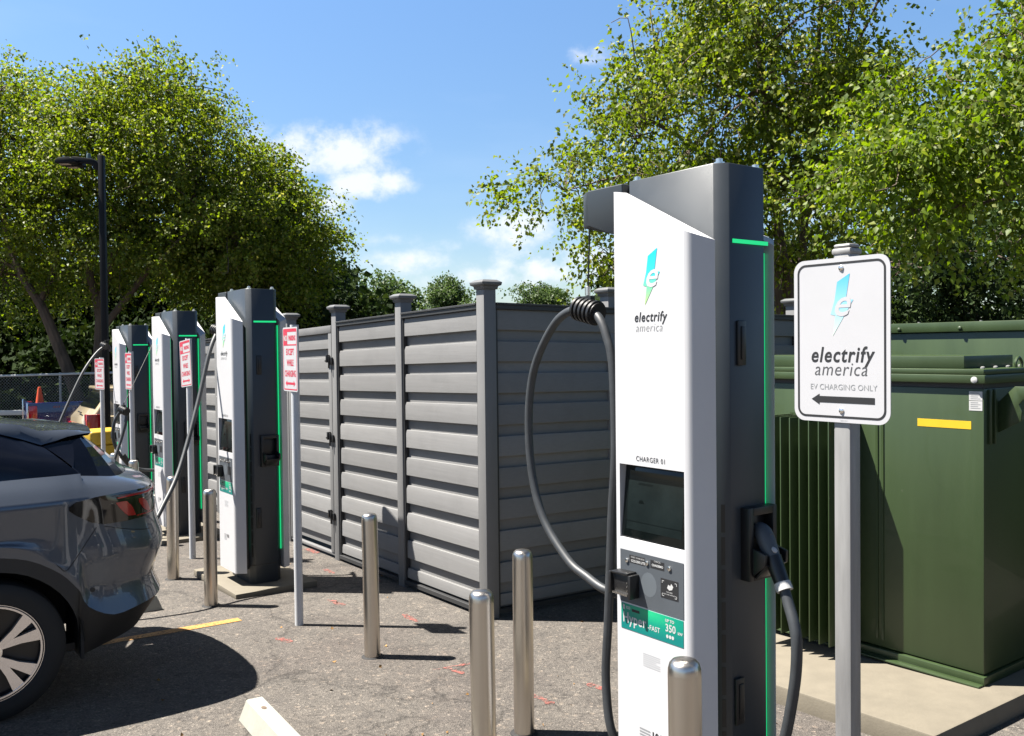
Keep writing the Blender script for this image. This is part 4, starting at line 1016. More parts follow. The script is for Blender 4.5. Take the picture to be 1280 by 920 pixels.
    mb.lathe([(.013, 0), (.013, .003)], 0, 0, 12); mb.v = [(q.x+c+.002, q.y+a, q.z+b_) for a, b_, c in mb.v]; mb.build('parking_sensor', m_clad, t)
    # wheels
    def wheel(name, X, Y, s):
        ctr = Vector((X, Y, AZ))
        mb = MB(); prof = [(.245, -.215), (.335, -.215), (.358, -.200), (.365, -.175), (.365, -.045), (.358, -.020), (.335, -.004), (.300, .000), (.262, -.004), (.255, -.012)]
        mb.lathe(prof, 0, 0, 56); conv = lambda q: (ctr.x+s*q[2], ctr.y+q[0], ctr.z+q[1])
        # drop the caps of the lathe
        mb.f = mb.f[:-2]; mb.mi = mb.mi[:-2]; mb.v = [conv(q) for q in mb.v]
        tn = mb.build('wheel', m_tyre, t, smooth=True)
        mb = MB(); mb.lathe([(.256, -.20), (.256, -.014), (.246, -.010), (.240, -.030), (.235, -.07), (.05, -.085), (.001, -.085)], 0, 0, 56); mb.f = mb.f[:-2]; mb.mi = mb.mi[:-2]; mb.v = [conv(q) for q in mb.v]; mb.build('rim', m_rimblack, tn, smooth=True)
        mb = MB()
        ro, ri = .2545, .236
        k = 60; vs = [(rr*math.cos(2*math.pi*i/k), rr*math.sin(2*math.pi*i/k), zz) for rr, zz in ((ro, -.012), (ri, -.013), (ri, -.03)) for i in range(k)]
        mb.raw(vs, [(j*k+i, j*k+(i+1) % k, (j+1)*k+(i+1) % k, (j+1)*k+i) for j in range(2) for i in range(k)])
        for n5 in range(5):
            a0 = R(90+72*n5+10)
            for sg in (-1, 1):
                # each spoke is a broad blade reaching from the hub to the rim, leaning sideways
                pts = [(.055, -.30*sg), (.060, .30*sg), (.150, .30*sg), (.246, .36*sg), (.246, .10*sg), (.160, .05*sg)]
                P2 = [(rr*math.cos(a0+aa), rr*math.sin(a0+aa)) for rr, aa in pts]
                if sg < 0: P2 = P2[::-1]
                mb.prism(P2, lambda q: -.055, lambda q: -.018-.018*(1-min(1, math.hypot(q[0], q[1])/.24)))
        mb.lathe([(.06, -.06), (.06, -.034), (.045, -.030), (.001, -.030)], 0, 0, 24)
        mb.v = [conv(q) for q in mb.v]; mb.build('spokes', m_rim, tn, smooth=True, angle=30)
    for Y in (0, -2.765):
        wheel('wheel', .912, Y, 1); wheel('wheel', -.912, Y, -1)
    # wheel houses so the arches read dark
    for Y in (0, -2.765):
        for s in (1, -1):
            mb = MB(); k = 14; vs = [(s*x, Y+.45*math.cos(math.pi*i/k), AZ+.45*math.sin(math.pi*i/k)-.02) for x in (.905, .48) for i in range(k+1)]
            mb.raw(vs, [(i, i+1, k+2+i, k+1+i) for i in range(k)]); mb.poly([(s*.48, Y+.45*math.cos(math.pi*i/k), AZ+.45*math.sin(math.pi*i/k)-.02) for i in range(k+1)])
            mb.box(*sorted((s*.48, s*.895)), Y+.432, Y+.448, .25, .50); mb.build('wheel_liner', m_tyre, t)
    # wiper/rear charge door omitted; number plate panel on the tailgate
    mb = MB(); mb.box(-.26, .26, 1.0215, 1.026, .70, .83); mb.build('number_plate', m_inkwhite, t)
    # fall of the ground
    return t
ev = ev_car()

# ------------------------------------------------------------------ background vehicles
def profile_body(mb, prof, hw, tuck=.0):
    """side profile (y,z) closed polygon swept across the width with rounded shoulders"""
    n = len(prof); cy = sum(q[0] for q in prof)/n; cz = sum(q[1] for q in prof)/n
    rings_ = []
    for x, s in ((-hw, .93), (-hw+.03, .975), (-hw+.10, 1), (hw-.10, 1), (hw-.03, .975), (hw, .93)):
        rings_.append([(x, cy+(q[0]-cy)*s, cz+(q[1]-cz)*s) for q in prof])
    vs = [q for r_ in rings_ for q in r_]; m_ = len(rings_)
    mb.raw(vs, [tuple(range(n)), tuple(range((m_-1)*n, m_*n))] + [(i*n+k, i*n+(k+1) % n, (i+1)*n+(k+1) % n, (i+1)*n+k) for i in range(m_-1) for k in range(n)])
def simple_wheels(t, ys, X, r_=.35):
    for y in ys:
        for s in (1, -1):
            mb = MB(); mb.lathe([(r_*.62, -.2), (r_*.95, -.2), (r_, -.16), (r_, -.04), (r_*.95, 0), (r_*.62, -.005)], 0, 0, 28); mb.v = [(s*(X+c), y+a, r_+b_) for a, b_, c in mb.v]; wn = mb.build('wheel', m_tyre, t, smooth=True)
            mb = MB(); mb.lathe([(r_*.62, -.1), (r_*.6, -.02), (r_*.2, -.01), (.001, -.01)], 0, 0, 20); mb.v = [(s*(X+c), y+a, r_+b_) for a, b_, c in mb.v]; mb.build('rim', m_galv, wn, smooth=True)
def suv():
    # rear end at local y=0, front towards +Y; near side is local +X
    l = Vector((-7.50, 15.95, 0)) - XA*.90; l.z = gz(l.x, l.y)-.02
    t = empty('beige_car', l, ROT-R(1), 'pale beige boxy car with red and white tail lamp, behind the farthest charging station', 'car')
    mb = MB(); profile_body(mb, [(.0, .40), (.0, .78), (.03, 1.08), (.10, 1.16), (3.0, 1.16), (4.2, 1.02), (4.45, .85), (4.45, .40)], .92); mb.build('body', m_beige, t, smooth=True, angle=40)
    mb = MB()
    for (z0, h0, y0, y1), in (((1.10, .86, .06, 3.05),),):
        vs = [(-.86, .08, 1.13), (.86, .08, 1.13), (.86, 3.15, 1.13), (-.86, 3.15, 1.13), (-.70, .42, 1.60), (.70, .42, 1.60), (.70, 2.35, 1.60), (-.70, 2.35, 1.60)]
        mb.raw(vs, [(0, 1, 5, 4), (1, 2, 6, 5), (2, 3, 7, 6), (3, 0, 4, 7), (4, 5, 6, 7), (3, 2, 1, 0)])
    gh = mb.build('cabin', m_beige, t, bevel=.04, seg=3)
    mb = MB(); mb.prism([(-.72, .33), (.72, .33), (.72, 2.4), (-.72, 2.4)], 1.585, 1.655); mb.build('roof', m_beige, t, bevel=.03, seg=3)
    mb = MB()
    def lerp2(a, b, f): return Vector(a).lerp(Vector(b), f)
    q = [(-.70, .205, 1.285), (.66, .205, 1.285), (.585, .385, 1.535), (-.60, .385, 1.535)]; mb.poly([(a, b_-.035, c+.0) for a, b_, c in q]); mb.build('rear_window', m_carglass, gh)
    for y0, y1 in ((.55, 1.25), (1.33, 2.05)):
        mb = MB(); mb.poly([(.868, y0-.1, 1.17), (.868, y1, 1.17), (.735, y1-.02, 1.53), (.735, y0+.03, 1.53)]); mb.build('side_window', m_carglass, gh)
    for s in (1, -1):
        mb = MB(); mb.prism([(.71*s, -.012), (.925*s, -.012), (.93*s, .06), (.925*s, .22), (.88*s, .22), (.88*s, .05), (.71*s, .03)][::s], *((.84, 1.19) if s > 0 else (.80, .98))); tl = mb.build('tail_lamp', m_lampred, t, bevel=.01)
        mb = MB(); mb.prism([(.70*s, -.020), (.82*s, -.020), (.82*s, -.0125), (.70*s, -.0125)][::s], *((.93, 1.08) if s > 0 else (.84, .92))); mb.build('reverse_lamp', m_lampclear, tl)
    mb = MB(); mb.box(-.90, .90, -.09, -.002, .42, .62); mb.build('bumper', m_beige, t, bevel=.03)
    mb = MB(); mb.box(-.35, .35, -.016, -.001, .92, .985); mb.build('tailgate_trim', m_chrome, t, bevel=.004)
    mb = MB(); mb.box(-.16, .16, -.010, -.001, .76, .90); mb.build('number_plate', m_inklight, t)
    mb = MB(); mb.tube([(-.3, .07, 1.19), (.1, .05, 1.185)], .012, 6); mb.build('rear_wiper', m_black, t)
    simple_wheels(t, (.95, 3.6), .93)
suv()
def truck():
    l = Vector((-9.40, 17.75, 0)) - XA*.98; l.z = gz(l.x, l.y)
    t = empty('pickup_truck', l, ROT-R(6), 'dark blue pickup truck with chrome tail end, parked by the wire mesh fence', 'pickup truck')
    # open bed
    mb = MB(); mb.box(.93, .99, 0, 2.0, .62, 1.345); mb.box(-.99, -.93, 0, 2.0, .62, 1.24); mb.box(-.929, .929, .03, 1.98, .80, .86); mb.box(-.929, .929, 1.94, 2.0, .861, 1.28)
    mb.build('cargo_bed', m_blue, t, bevel=.02)
    mb = MB(); mb.box(-.925, .925, -.03, .028, .68, 1.34); tg = mb.build('tailgate', m_blue, t, bevel=.015)
    mb = MB(); mb.box(-.15, .15, -.045, -.0305, 1.16, 1.24); mb.build('handle', m_black, tg, bevel=.004)
    for s in (1, -1):
        mb = MB(); mb.box(*sorted((.935*s, .998*s)), -.035, -.001, .68, 1.345); mb.build('rear_trim', m_chrome, t, bevel=.006)
        mb = MB(); mb.box(*sorted((.935*s, 1.0*s)), .002, .155, .90, 1.29); mb.build('tail_lamp', m_lampred, t, bevel=.012)
    mb = MB(); mb.box(-.95, .95, -.20, -.04, .50, .66); mb.build('bumper', m_chrome, t, bevel=.03)
    mb = MB(); profile_body(mb, [(2.03, .55), (2.03, 1.34), (4.0, 1.30), (5.4, 1.20), (5.55, 1.0), (5.55, .5)], .98); cb = mb.build('cab', m_blue, t, smooth=True)
    mb = MB(); vs = [(-.93, 2.05, 1.32), (.93, 2.05, 1.32), (.93, 4.25, 1.30), (-.93, 4.25, 1.30), (-.72, 2.25, 1.88), (.72, 2.25, 1.88), (.72, 3.5, 1.88), (-.72, 3.5, 1.88)]
    mb.raw(vs, [(0, 1, 5, 4), (1, 2, 6, 5), (2, 3, 7, 6), (3, 0, 4, 7), (4, 5, 6, 7)]); mb.build('cabin', m_carglass, cb, bevel=.04)
    mb = MB(); mb.prism([(-.74, 2.2), (.74, 2.2), (.74, 3.55), (-.74, 3.55)], 1.86, 1.93); mb.build('roof', m_blue, cb, bevel=.03)
    k = 14; mb = MB(); mb.prism([(1.0+.52*math.cos(math.pi*i/k), .42+.52*math.sin(math.pi*i/k)) for i in range(k+1)], .9905, .9935, 'x'); mb.build('wheel_arch', m_black, t)
    # faded decal on the bed side
    mb = MB(); vs, fs = text_mesh('4X4', .06, bold=.002, shear=.25, align='LEFT'); mb.raw([(.9915, .42+a*1.3, 1.235+b_) for a, b_ in vs], fs); mb.build('decal_lettering', mat('faded red decal', (.16, .06, .08), .5), t, fix=False)
    mb = MB(); vs, fs = text_mesh('OFF ROAD', .055, bold=.001, shear=.25, align='LEFT'); mb.raw([(.9915, .58+a, 1.236+b_) for a, b_ in vs], fs); mb.build('decal_lettering', mat('faded grey decal', (.12, .12, .15), .5), t, fix=False)
    simple_wheels(t, (1.0, 4.5), .97, .40)
    return t
truck()
def cone():
    l = Vector((-9.55, 18.25, gz(0, 18.25)+1.03))
    t = empty('traffic_cone', l, .3, 'weathered orange traffic cone standing in the bed of the blue pickup truck', 'traffic cone')
    mb = MB(); mb.lathe([(.115, .025), (.035, .56), (.026, .60), (.001, .605)], 0, 0, 24); mb.build('cone', m_cone, t, smooth=True)
    mb = MB(); mb.box(-.17, .17, -.17, .17, 0, .025); mb.build('base', m_cone, t, bevel=.01)
cone()
def red_car():
    l = Vector((-7.02, 12.45, 0)) - XA*.88; l.z = gz(l.x, l.y)-.02
    t = empty('red_car', l, ROT, 'red car whose rear corner shows at the left edge, beyond the grey car roof', 'car')
    # rear at local y=0, front towards -Y
    mb = MB(); profile_body(mb, [(.0, .35), (.0, .80), (-.06, .98), (-.9, 1.03), (-3.2, .96), (-4.2, .80), (-4.35, .60), (-4.35, .35)][::-1], .88); mb.build('body', m_redpaint, t, smooth=True)
    mb = MB(); vs = [(-.80, -.25, 1.0), (.80, -.25, 1.0), (.82, -3.1, .98), (-.82, -3.1, .98), (-.60, -1.05, 1.44), (.60, -1.05, 1.44), (.60, -2.2, 1.44), (-.60, -2.2, 1.44)]
    mb.raw(vs, [(0, 1, 5, 4), (1, 2, 6, 5), (2, 3, 7, 6), (3, 0, 4, 7), (4, 5, 6, 7)]); gh = mb.build('cabin', m_carglass, t, bevel=.04)
    mb = MB(); mb.prism([(-.62, -2.25), (.62, -2.25), (.62, -1.0), (-.62, -1.0)], 1.425, 1.465); mb.build('roof', m_redpaint, t, bevel=.02)
    mb = MB(); mb.tube([(.80, -.22, 1.005), (.70, -.65, 1.24), (.615, -1.05, 1.45)], .03, 6); mb.build('rear_pillar', m_black, t)
    for s in (1, -1):
        mb = MB(); mb.box(*sorted((.45*s, .86*s)), -.03, .012, .72, .90); mb.build('tail_lamp', m_lampred, t, bevel=.01)
    simple_wheels(t, (-.9, -3.5), .88, .32)
red_car()
def yellow_box():
    l = Vector((-6.36, 13.95, gz(0, 13.95)))
    t = empty('yellow_bin', l, ROT+.2, 'yellow plastic storage box behind the leftmost no-parking pole', 'storage box')
    mb = MB(); mb.box(-.30, .30, -.28, .28, 0, .78); mb.build('box_body', m_yellowbox, t, bevel=.02)
    mb = MB(); mb.box(-.32, .32, -.30, .30, .785, 1.0); mb.build('lid', m_yellowbox, t, bevel=.04, seg=3)
    mb = MB(); mb.box(-.12, .12, -.315, -.302, .74, .80); mb.build('handle', m_black, t, bevel=.004)
yellow_box()

# ------------------------------------------------------------------ lamp post
def lamp():
    l = Vector((-7.19, 16.0, gz(0, 16.0)))
    t = empty('street_lamp', l, 0, 'slim black lamp post with a flat twin-lamp arm reaching left, beside the left trees', 'street lamp')
    mb = MB(); mb.prism([(-.05, -.05), (.05, -.05), (.05, .05), (-.05, .05)], -.1, 5.72); mb.build('pole', m_lamp, t, bevel=.012)
    mb = MB(); mb.prism([(-.051, 5.60), (-.051, 5.46), (-.12, 5.48), (-.16, 5.56), (-.30, 5.585), (-.52, 5.60), (-.58, 5.66), (-.48, 5.70), (-.30, 5.68), (-.12, 5.65)], -.05, .05, 'y'); mb.build('arm', m_lamp, t, bevel=.008)
    mb = MB(); mb.prism([(-.72, 5.56), (-.71, 5.60), (-.65, 5.645), (-.47, 5.655), (-.38, 5.62), (-.36, 5.57), (-.40, 5.545), (-.69, 5.545)], -.24, -.06, 'y'); hd = mb.build('lamp_head', m_lamp, t, bevel=.012)
    mb = MB(); mb.box(-.65, -.48, -.20, -.10, 5.535, 5.5445); mb.build('lens', m_lens, hd)
    mb = MB(); mb.prism([(-.72, 5.56), (-.71, 5.60), (-.65, 5.645), (-.47, 5.655), (-.38, 5.62), (-.36, 5.57), (-.40, 5.545), (-.69, 5.545)], .06, .24, 'y'); hd2 = mb.build('lamp_head', m_lamp, t, bevel=.012)
    mb = MB(); mb.box(-.65, -.48, .10, .20, 5.535, 5.5445); mb.build('lens', m_lens, hd2)
    mb = MB(); mb.lathe([(.038, 5.665), (.038, 5.735), (.030, 5.755), (.001, 5.757)], -.22, 0, 14); mb.build('photocell', mat('teal photocell', (.10, .16, .17), .4), t, smooth=True)
lamp()

# ------------------------------------------------------------------ chain-link fence and guard rail
def chain_fence():
    t = empty('chain_link_fence', (0, 0, 0), 0, 'low wire mesh fence with pale top rail behind the blue pickup truck, at far left', 'fence')
    x0, x1, y = -22.0, -8.5, 22.0; g0 = gz(0, y)
    rt = lambda x: 1.247+(x+12.465)*.0182
    mb = MB(); mb.tube([(x0, y, rt(x0)), (x1, y, rt(x1))], .030, 8); mb.build('top_rail', m_rail, t, smooth=True)
    for k in range(6):
        x = -11.02+2.4*(k-4)
        if x > x1: break
        mb = MB(); mb.tube([(x, y+.04, g0-.1), (x, y+.04, rt(x)+.04)], .032, 8); mb.build('fence_post', m_rail, t, smooth=True)
    mb = MB(); p_ = .075; hh = 1.85; n = int((x1-x0)/p_)
    for k in range(-int(hh/p_), n):
        for s in (1, -1):
            xa = x0+k*p_; za = g0 if s > 0 else g0+hh; xb = xa+hh; zb = g0+hh if s > 0 else g0
            if xa < x0: f = (x0-xa)/hh; za = za+(zb-za)*f; xa = x0
            if xb > x1: f = (x1-xa)/(xb-xa); zb = za+(zb-za)*f; xb = x1
            d = Vector((xb-xa, 0, zb-za)).normalized(); u = Vector((-d.z, 0, d.x))*.0035
            A, B = Vector((xa, y, za)), Vector((xb, y, zb)); mb.poly([A-u, B-u, B+u, A+u]); w_ = Vector((0, .0035, 0)); mb.poly([A-w_, B-w_, B+w_, A+w_])
    mb.build('wire_mesh', m_chain, t, fix=False)
    t = empty('guard_rail', (0, 0, 0), 0, 'pale metal guard rail low behind the blue pickup truck, left of it', 'guard rail')
    mb = MB(); mb.box(-18, -11.2, 20.95, 21.0, .36, .475); mb.build('rail', m_rail, t, bevel=.01)
    for x in (-17, -14.6, -12.2):
        mb = MB(); mb.box(x-.05, x+.05, 21.001, 21.10, gz(0, 21)-.1, .46); mb.build('rail_post', m_galv, t)
chain_fence()

# ------------------------------------------------------------------ store across the lot (behind the camera, mirrored in the car paint)
def store():
    l = XA*24 + YA*0; l.z = gz(0, -10)
    t = empty('store_building', l, ROT, 'long brown brick store across the parking lot, mirrored in the car side', 'building')
    mb = MB(); mb.box(0, 14, -22, 24, -.5, 5.6); mb.build('wall', mat('brown brick', (.10, .07, .045), .85, var=.2, scale=3, bump=.5), t)
    mb = MB(); mb.box(-.25, 14.2, -22.2, 24.2, 5.605, 6.2); mb.build('roof', m_ftrim, t)
    for y in (-18, -12, -6, 0, 11, 17):
        mb = MB(); mb.box(-.06, -.003, y, y+3.4, .7, 2.9); mb.build('window', m_carglass, t)
    mb = MB(); mb.box(-.06, -.003, 6, 8.2, .0, 2.6); mb.build('door', m_carglass, t)
store()

# ------------------------------------------------------------------ trees
def leaf_mesh(name, P, Dv, size, m, parent=None):
    """one folded diamond leaf per point: P (n,3) base, Dv (n,3) leaf axis, size (n,)"""
    n = len(P); Dv = Dv/np.linalg.norm(Dv, axis=1, keepdims=True)
    rnd = rng.normal(size=(n, 3)); rnd[:, 2] += .45
    S = np.cross(Dv, rnd); S /= np.linalg.norm(S, axis=1, keepdims=True)+1e-9
    Nn = np.cross(S, Dv)
    L_ = size[:, None]; Wd = L_*.36
    v = np.empty((n, 6, 3)); fold = L_*.10
    v[:, 0] = P; v[:, 1] = P+Dv*L_*.42+S*Wd+Nn*fold; v[:, 2] = P+Dv*L_*.45; v[:, 3] = P+Dv*L_*.42-S*Wd+Nn*fold; v[:, 4] = P+Dv*L_-Nn*fold*1.2; v[:, 5] = P+Dv*L_*.45
    v = v[:, :5]
    me = bpy.data.meshes.new(name); me.vertices.add(n*5); me.vertices.foreach_set('co', v.reshape(-1).astype(np.float32))
    base = (np.arange(n)*5)[:, None]
    q = np.concatenate([base+np.array([[0, 2, 1]]), base+np.array([[0, 3, 2]]), base+np.array([[1, 2, 4]]), base+np.array([[2, 3, 4]])], axis=1).reshape(-1)
    me.loops.add(n*12); me.loops.foreach_set('vertex_index', q.astype(np.int32))
    me.polygons.add(n*4); me.polygons.foreach_set('loop_start', np.arange(0, n*12, 3, dtype=np.int32)); me.polygons.foreach_set('loop_total', np.full(n*4, 3, dtype=np.int32))
    me.update(); me.validate(); me.materials.append(m)
    o = bpy.data.objects.new(name, me); link(o, parent); return o
def crown_points(blobs, ntwig, per, tw_len, leaf, droop=.5, shell=.6, clump=1.0, clumpy=True):
    vol = np.array([b[3]*b[4]*b[5]*(b[6] if len(b) > 6 else 1) for b in blobs]); vol = vol**.75; pr = vol/vol.sum()
    idx = rng.choice(len(blobs), ntwig, p=pr); B = np.array([b[:6] for b in blobs])[idx]
    d = rng.normal(size=(ntwig, 3)); d /= np.linalg.norm(d, axis=1, keepdims=True)
    rr = rng.random(ntwig)**(shell*.5)
    A = B[:, :3]+d*rr[:, None]*B[:, 3:]*(1+.17*rng.normal(size=(ntwig, 1)))
    # keep clumps: low-frequency lattice noise
    if clumpy:
        nc_ = max(8, ntwig//24); pick = rng.integers(0, nc_, ntwig); loose = rng.random(ntwig) < .26
        C_, dC = A[:nc_][pick], d[:nc_][pick]; cr_ = tw_len*(.45+.75*rng.random(nc_))[pick]
        off_ = rng.normal(size=(ntwig, 3)); off_ /= np.linalg.norm(off_, axis=1, keepdims=True); off_ *= (rng.random((ntwig, 1))**.5)*cr_[:, None]*np.array([1.25, 1.25, .7])
        A = np.where(loose[:, None], A, C_+off_); d = np.where(loose[:, None], d, dC*.6+off_/np.linalg.norm(off_, axis=1, keepdims=True)*.6)
    ph = rng.random(6)*6
    fq = 2.6/clump
    nz = np.sin(A[:, 0]*fq+ph[0])*np.sin(A[:, 1]*fq*.9+ph[1])+np.sin(A[:, 1]*fq*1.3+A[:, 2]*fq+ph[2])*.7+np.sin(A[:, 2]*fq*1.7-A[:, 0]*fq*.8+ph[3])*.6
    keep = nz > -.22 - .55*(rng.random(ntwig)); A, d = A[keep], d[keep]; n = len(A)
    td = d*np.array([1, 1, .45])+rng.normal(size=(n, 3))*.45; td[:, 2] -= droop*.35; td /= np.linalg.norm(td, axis=1, keepdims=True)
    s = rng.random((n, per)); L_ = tw_len*(.6+.8*rng.random(n))
    P = A[:, None, :]+td[:, None, :]*(s*L_[:, None])[:, :, None]
    P[:, :, 2] -= droop*.45*(s**2)*L_[:, None]
    P += rng.normal(size=P.shape)*leaf*.55
    D = td[:, None, :]*.6+rng.normal(size=P.shape)*.75; D[:, :, 2] -= droop*.75
    sz = leaf*(.55+.75*rng.random((n, per)))
    return A, td, P.reshape(-1, 3), D.reshape(-1, 3), sz.reshape(-1)
def tree(name, label, cat, base, trunks, blobs, ntwig, per, tw_len, leaf, m, droop=.5, limbs=True, bark=m_trunk, group=None, clump=1., twigs=250, shell=.6, kind=None, clumpy=True):
    t = empty(name, base, 0, label, cat, group); off = np.array(base)
    bl = [tuple(np.array(b[:3])-off)+tuple(b[3:]) for b in blobs]
    A, td, P, D, sz = crown_points(bl, ntwig, per, tw_len, leaf, droop, shell, clump, clumpy)
    leaf_mesh('crown', P, D, sz, m, t)
    mb = MB(); tr = []
    for pts, r0, r1 in trunks:
        q = crom([Vector(a)-Vector(base) for a in pts], 5); n = len(q); mb.tube(q, [r0+(r1-r0)*(i/(n-1))**.8 for i in range(n)], 9); tr += [(v, r0+(r1-r0)*(i/(n-1))) for i, v in enumerate(q)][n//3:]
    if limbs:
        anchors = []
        for b in bl:
            c = Vector(b[:3]); best = min(tr, key=lambda v: (v[0]-c).length + (3 if v[0].z > c.z else 0)); st = best[0]
            mid = st.lerp(c, .5)+Vector((random.uniform(-.2, .2), random.uniform(-.2, .2), .25))
            pts = crom([st, mid, c], 4); r_ = min(best[1]*.6, .10); mb.tube(pts, [r_*(1-.75*i/(len(pts)-1)) for i in range(len(pts))], 6); anchors += pts[3:]
        sel = rng.choice(len(A), min(twigs, len(A)), replace=False); AN = np.array([tuple(a) for a in anchors])
        for i in sel:
            e = Vector(A[i]); k = int(np.argmin(np.linalg.norm(AN-A[i], axis=1))); s_ = anchors[k]
            m_ = s_.lerp(e, .55)+Vector((random.uniform(-.12, .12), random.uniform(-.12, .12), .12)); L_ = (e-s_).length
            tip = e+Vector(td[i])*tw_len*.7; mb.tube(crom([s_, m_, e, tip], 2), [max(.006, .012*L_*(1-j/7)) for j in range(7)], 4, caps=False)
    mb.build('trunk', bark, t, smooth=True)
    return t
def G(x, y): return (x, y, gz(x, y))
DENS = 1.0
R1 = [(3.35, 14.0, 5.5, 1.75, 1.8, 1.3), (4.05, 14.0, 6.34, 1.4, 1.8, 1.3), (2.01, 14.0, 5.03, 1.12, 1.6, 1.36), (.85, 14.0, 4.2, .80, 1.2, .5, .7), (1.55, 14.0, 3.2, .45, .8, .5, .8), (2.74, 14.0, 4.04, 1.36, 1.8, .87), (4.23, 14.0, 4.02, 1.36, 1.8, .99), (3.7, 14.0, 8.05, 1.6, 1.8, 1.3), (3.65, 14.0, 7.09, 1.1, 1.8, .99), (5.22, 14.0, 5.11, 1.12, 1.8, 1.36), (5.15, 14.0, 6.0, .7, 1.0, .55), (4.6, 14.4, 3.0, 1.3, 1.5, .9)]
tree('birch_tree', 'large airy green tree rising behind the nearest charging station, several slim trunks', 'tree', G(4.3, 14.0), [([G(4.3, 14), (4.28, 14, 2.35), (4.2, 14, 3.16), (4.1, 14, 4.0), (3.98, 14, 5.25), (3.7, 14, 7.2)], .13, .03), ([G(4.45, 14.1), (4.5, 14.1, 2.3), (4.6, 14.2, 3.6), (4.75, 14.2, 5.5), (4.9, 14.1, 7.6)], .11, .03), ([G(4.2, 13.9), (4.1, 13.8, 2.4), (3.6, 13.7, 3.8), (2.8, 13.8, 4.8), (1.9, 14, 5.4)], .10, .02)],
     R1, 9000, 11, .42, .078, lf_birch, .7, twigs=420, clump=.8)
R2 = [(4.54, 9.5, 3.95, .92, 1.1, .60), (5.25, 9.5, 4.70, .70, 1.0, .36), (3.87, 9.5, 3.60, .63, .9, .55), (4.25, 9.5, 3.16, .42, .8, .42), (5.3, 9.5, 4.05, .45, .9, .50), (4.2, 9.6, 4.45, .55, .7, .3), (6.6, 9.8, 5.0, 1.3, 1.4, 1.2), (6.9, 9.8, 3.8, 1.2, 1.3, .8), (5.5, 9.5, 3.1, .16, .4, .35)]
tree('birch_tree', 'bright yellow-green tree reaching in over the transformer from the right edge, trunk out of view', 'tree', G(7.2, 10), [([G(7.2, 10), (7.1, 10, 2), (6.9, 9.9, 3.6), (6.6, 9.8, 5.6)], .14, .04), ([(7.0, 9.9, 3.0), (6.2, 9.7, 3.8), (5.3, 9.5, 4.05), (4.5, 9.5, 4.0)], .06, .015), ([(6.9, 9.9, 3.8), (6.0, 9.7, 4.5), (5.1, 9.5, 4.8)], .05, .012)],
     R2, 6200, 11, .34, .070, lf_near, .9, twigs=260, clump=.55)
R3 = [(10.9, 30.0, 4.25, 3.45, 3, 2.65), (14.34, 30.0, 4.2, 3.19, 3, 2.7), (16.9, 30.0, 4.7, 1.86, 3, 2.2), (10, 30, 1.5, 5, 3, 1.6), (16, 30, 1.5, 4, 3, 1.6)]
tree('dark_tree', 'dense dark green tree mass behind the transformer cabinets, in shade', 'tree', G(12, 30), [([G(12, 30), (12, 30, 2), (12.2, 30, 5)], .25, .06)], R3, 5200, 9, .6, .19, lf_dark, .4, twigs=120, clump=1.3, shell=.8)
tree('dark_tree', 'pale green rounded tree top showing at the right edge above the dark trees', 'tree', G(18.5, 36), [([G(18.5, 36), (18.5, 36, 4), (18.6, 36, 7)], .25, .06)], [(18.55, 36, 7.3, 1.7, 2, 1.5), (20.6, 36, 7.4, 1.9, 2, 1.5), (19.5, 36, 5.5, 3.0, 2, 2.0)], 1700, 9, .6, .20, lf_far, .4, twigs=80, clump=1.2, shell=.8)
L1 = [(-12.6, 23.0, 7.25, 1.32, 2.2, 1.65), (-13.9, 23.0, 5.85, 1.9, 2.2, 2.2), (-12.12, 23.0, 5.27, 1.52, 2.2, 1.65), (-12.95, 23.0, 8.35, 0.88, 2.0, 0.99), (-13.2, 23.4, 3.8, 2.23, 2, 1.17), (-15.5, 23, 5.3, 1.86, 2, 2.25)]
tree('birch_tree', 'tree at the left edge with a thick trunk leaning left over the wire mesh fence', 'tree', G(-10.75, 22.4), [([G(-10.55, 22.4), (-10.765, 22.4, .64), (-11.24, 22.4, 2.0), (-11.65, 22.4, 3.0), (-12.11, 22.4, 3.77), (-12.6, 22.6, 5.0), (-12.8, 22.8, 7.2)], .20, .05), ([(-11.7, 22.4, 3.0), (-11.3, 22.6, 4.2), (-11.6, 22.8, 5.8)], .09, .03)], L1, 7200, 10, .5, .092, lf_birch, .5, twigs=260, clump=1.0)
L2 = [(-9.44, 23.0, 7.21, 2.08, 2.4, 1.65), (-10.48, 23.0, 5.81, 1.7, 2.4, 1.65), (-8.81, 23.0, 8.31, 1.23, 2.2, 0.83), (-8.04, 23.0, 6.19, 1.9, 2.4, 1.65), (-10.9, 23.0, 7.65, 0.88, 2.0, 0.81), (-9.91, 23.0, 4.44, 1.9, 2.4, 1.1), (-7.2, 23, 4.8, 1.58, 2.2, 1.26)]
tree('birch_tree', 'tallest of the left trees, its upright trunk just behind the lamp post', 'tree', G(-10.45, 22.8), [([G(-10.5, 22.8), (-10.487, 22.8, .81), (-10.38, 22.8, 2.0), (-10.38, 22.8, 2.9), (-10.6, 22.8, 3.8), (-10.7, 22.9, 5.5), (-10.5, 23, 7.8)], .21, .05), ([(-10.38, 22.8, 2.9), (-10.0, 22.9, 4.4), (-9.4, 23, 6.2), (-9.0, 23, 8.2)], .12, .03), ([(-10.3, 22.8, 2.4), (-9.3, 22.9, 3.7), (-8.2, 23, 5.3), (-7.7, 23, 6.8)], .10, .03)], L2, 12000, 10, .5, .092, lf_birch, .5, twigs=360, clump=1.0)
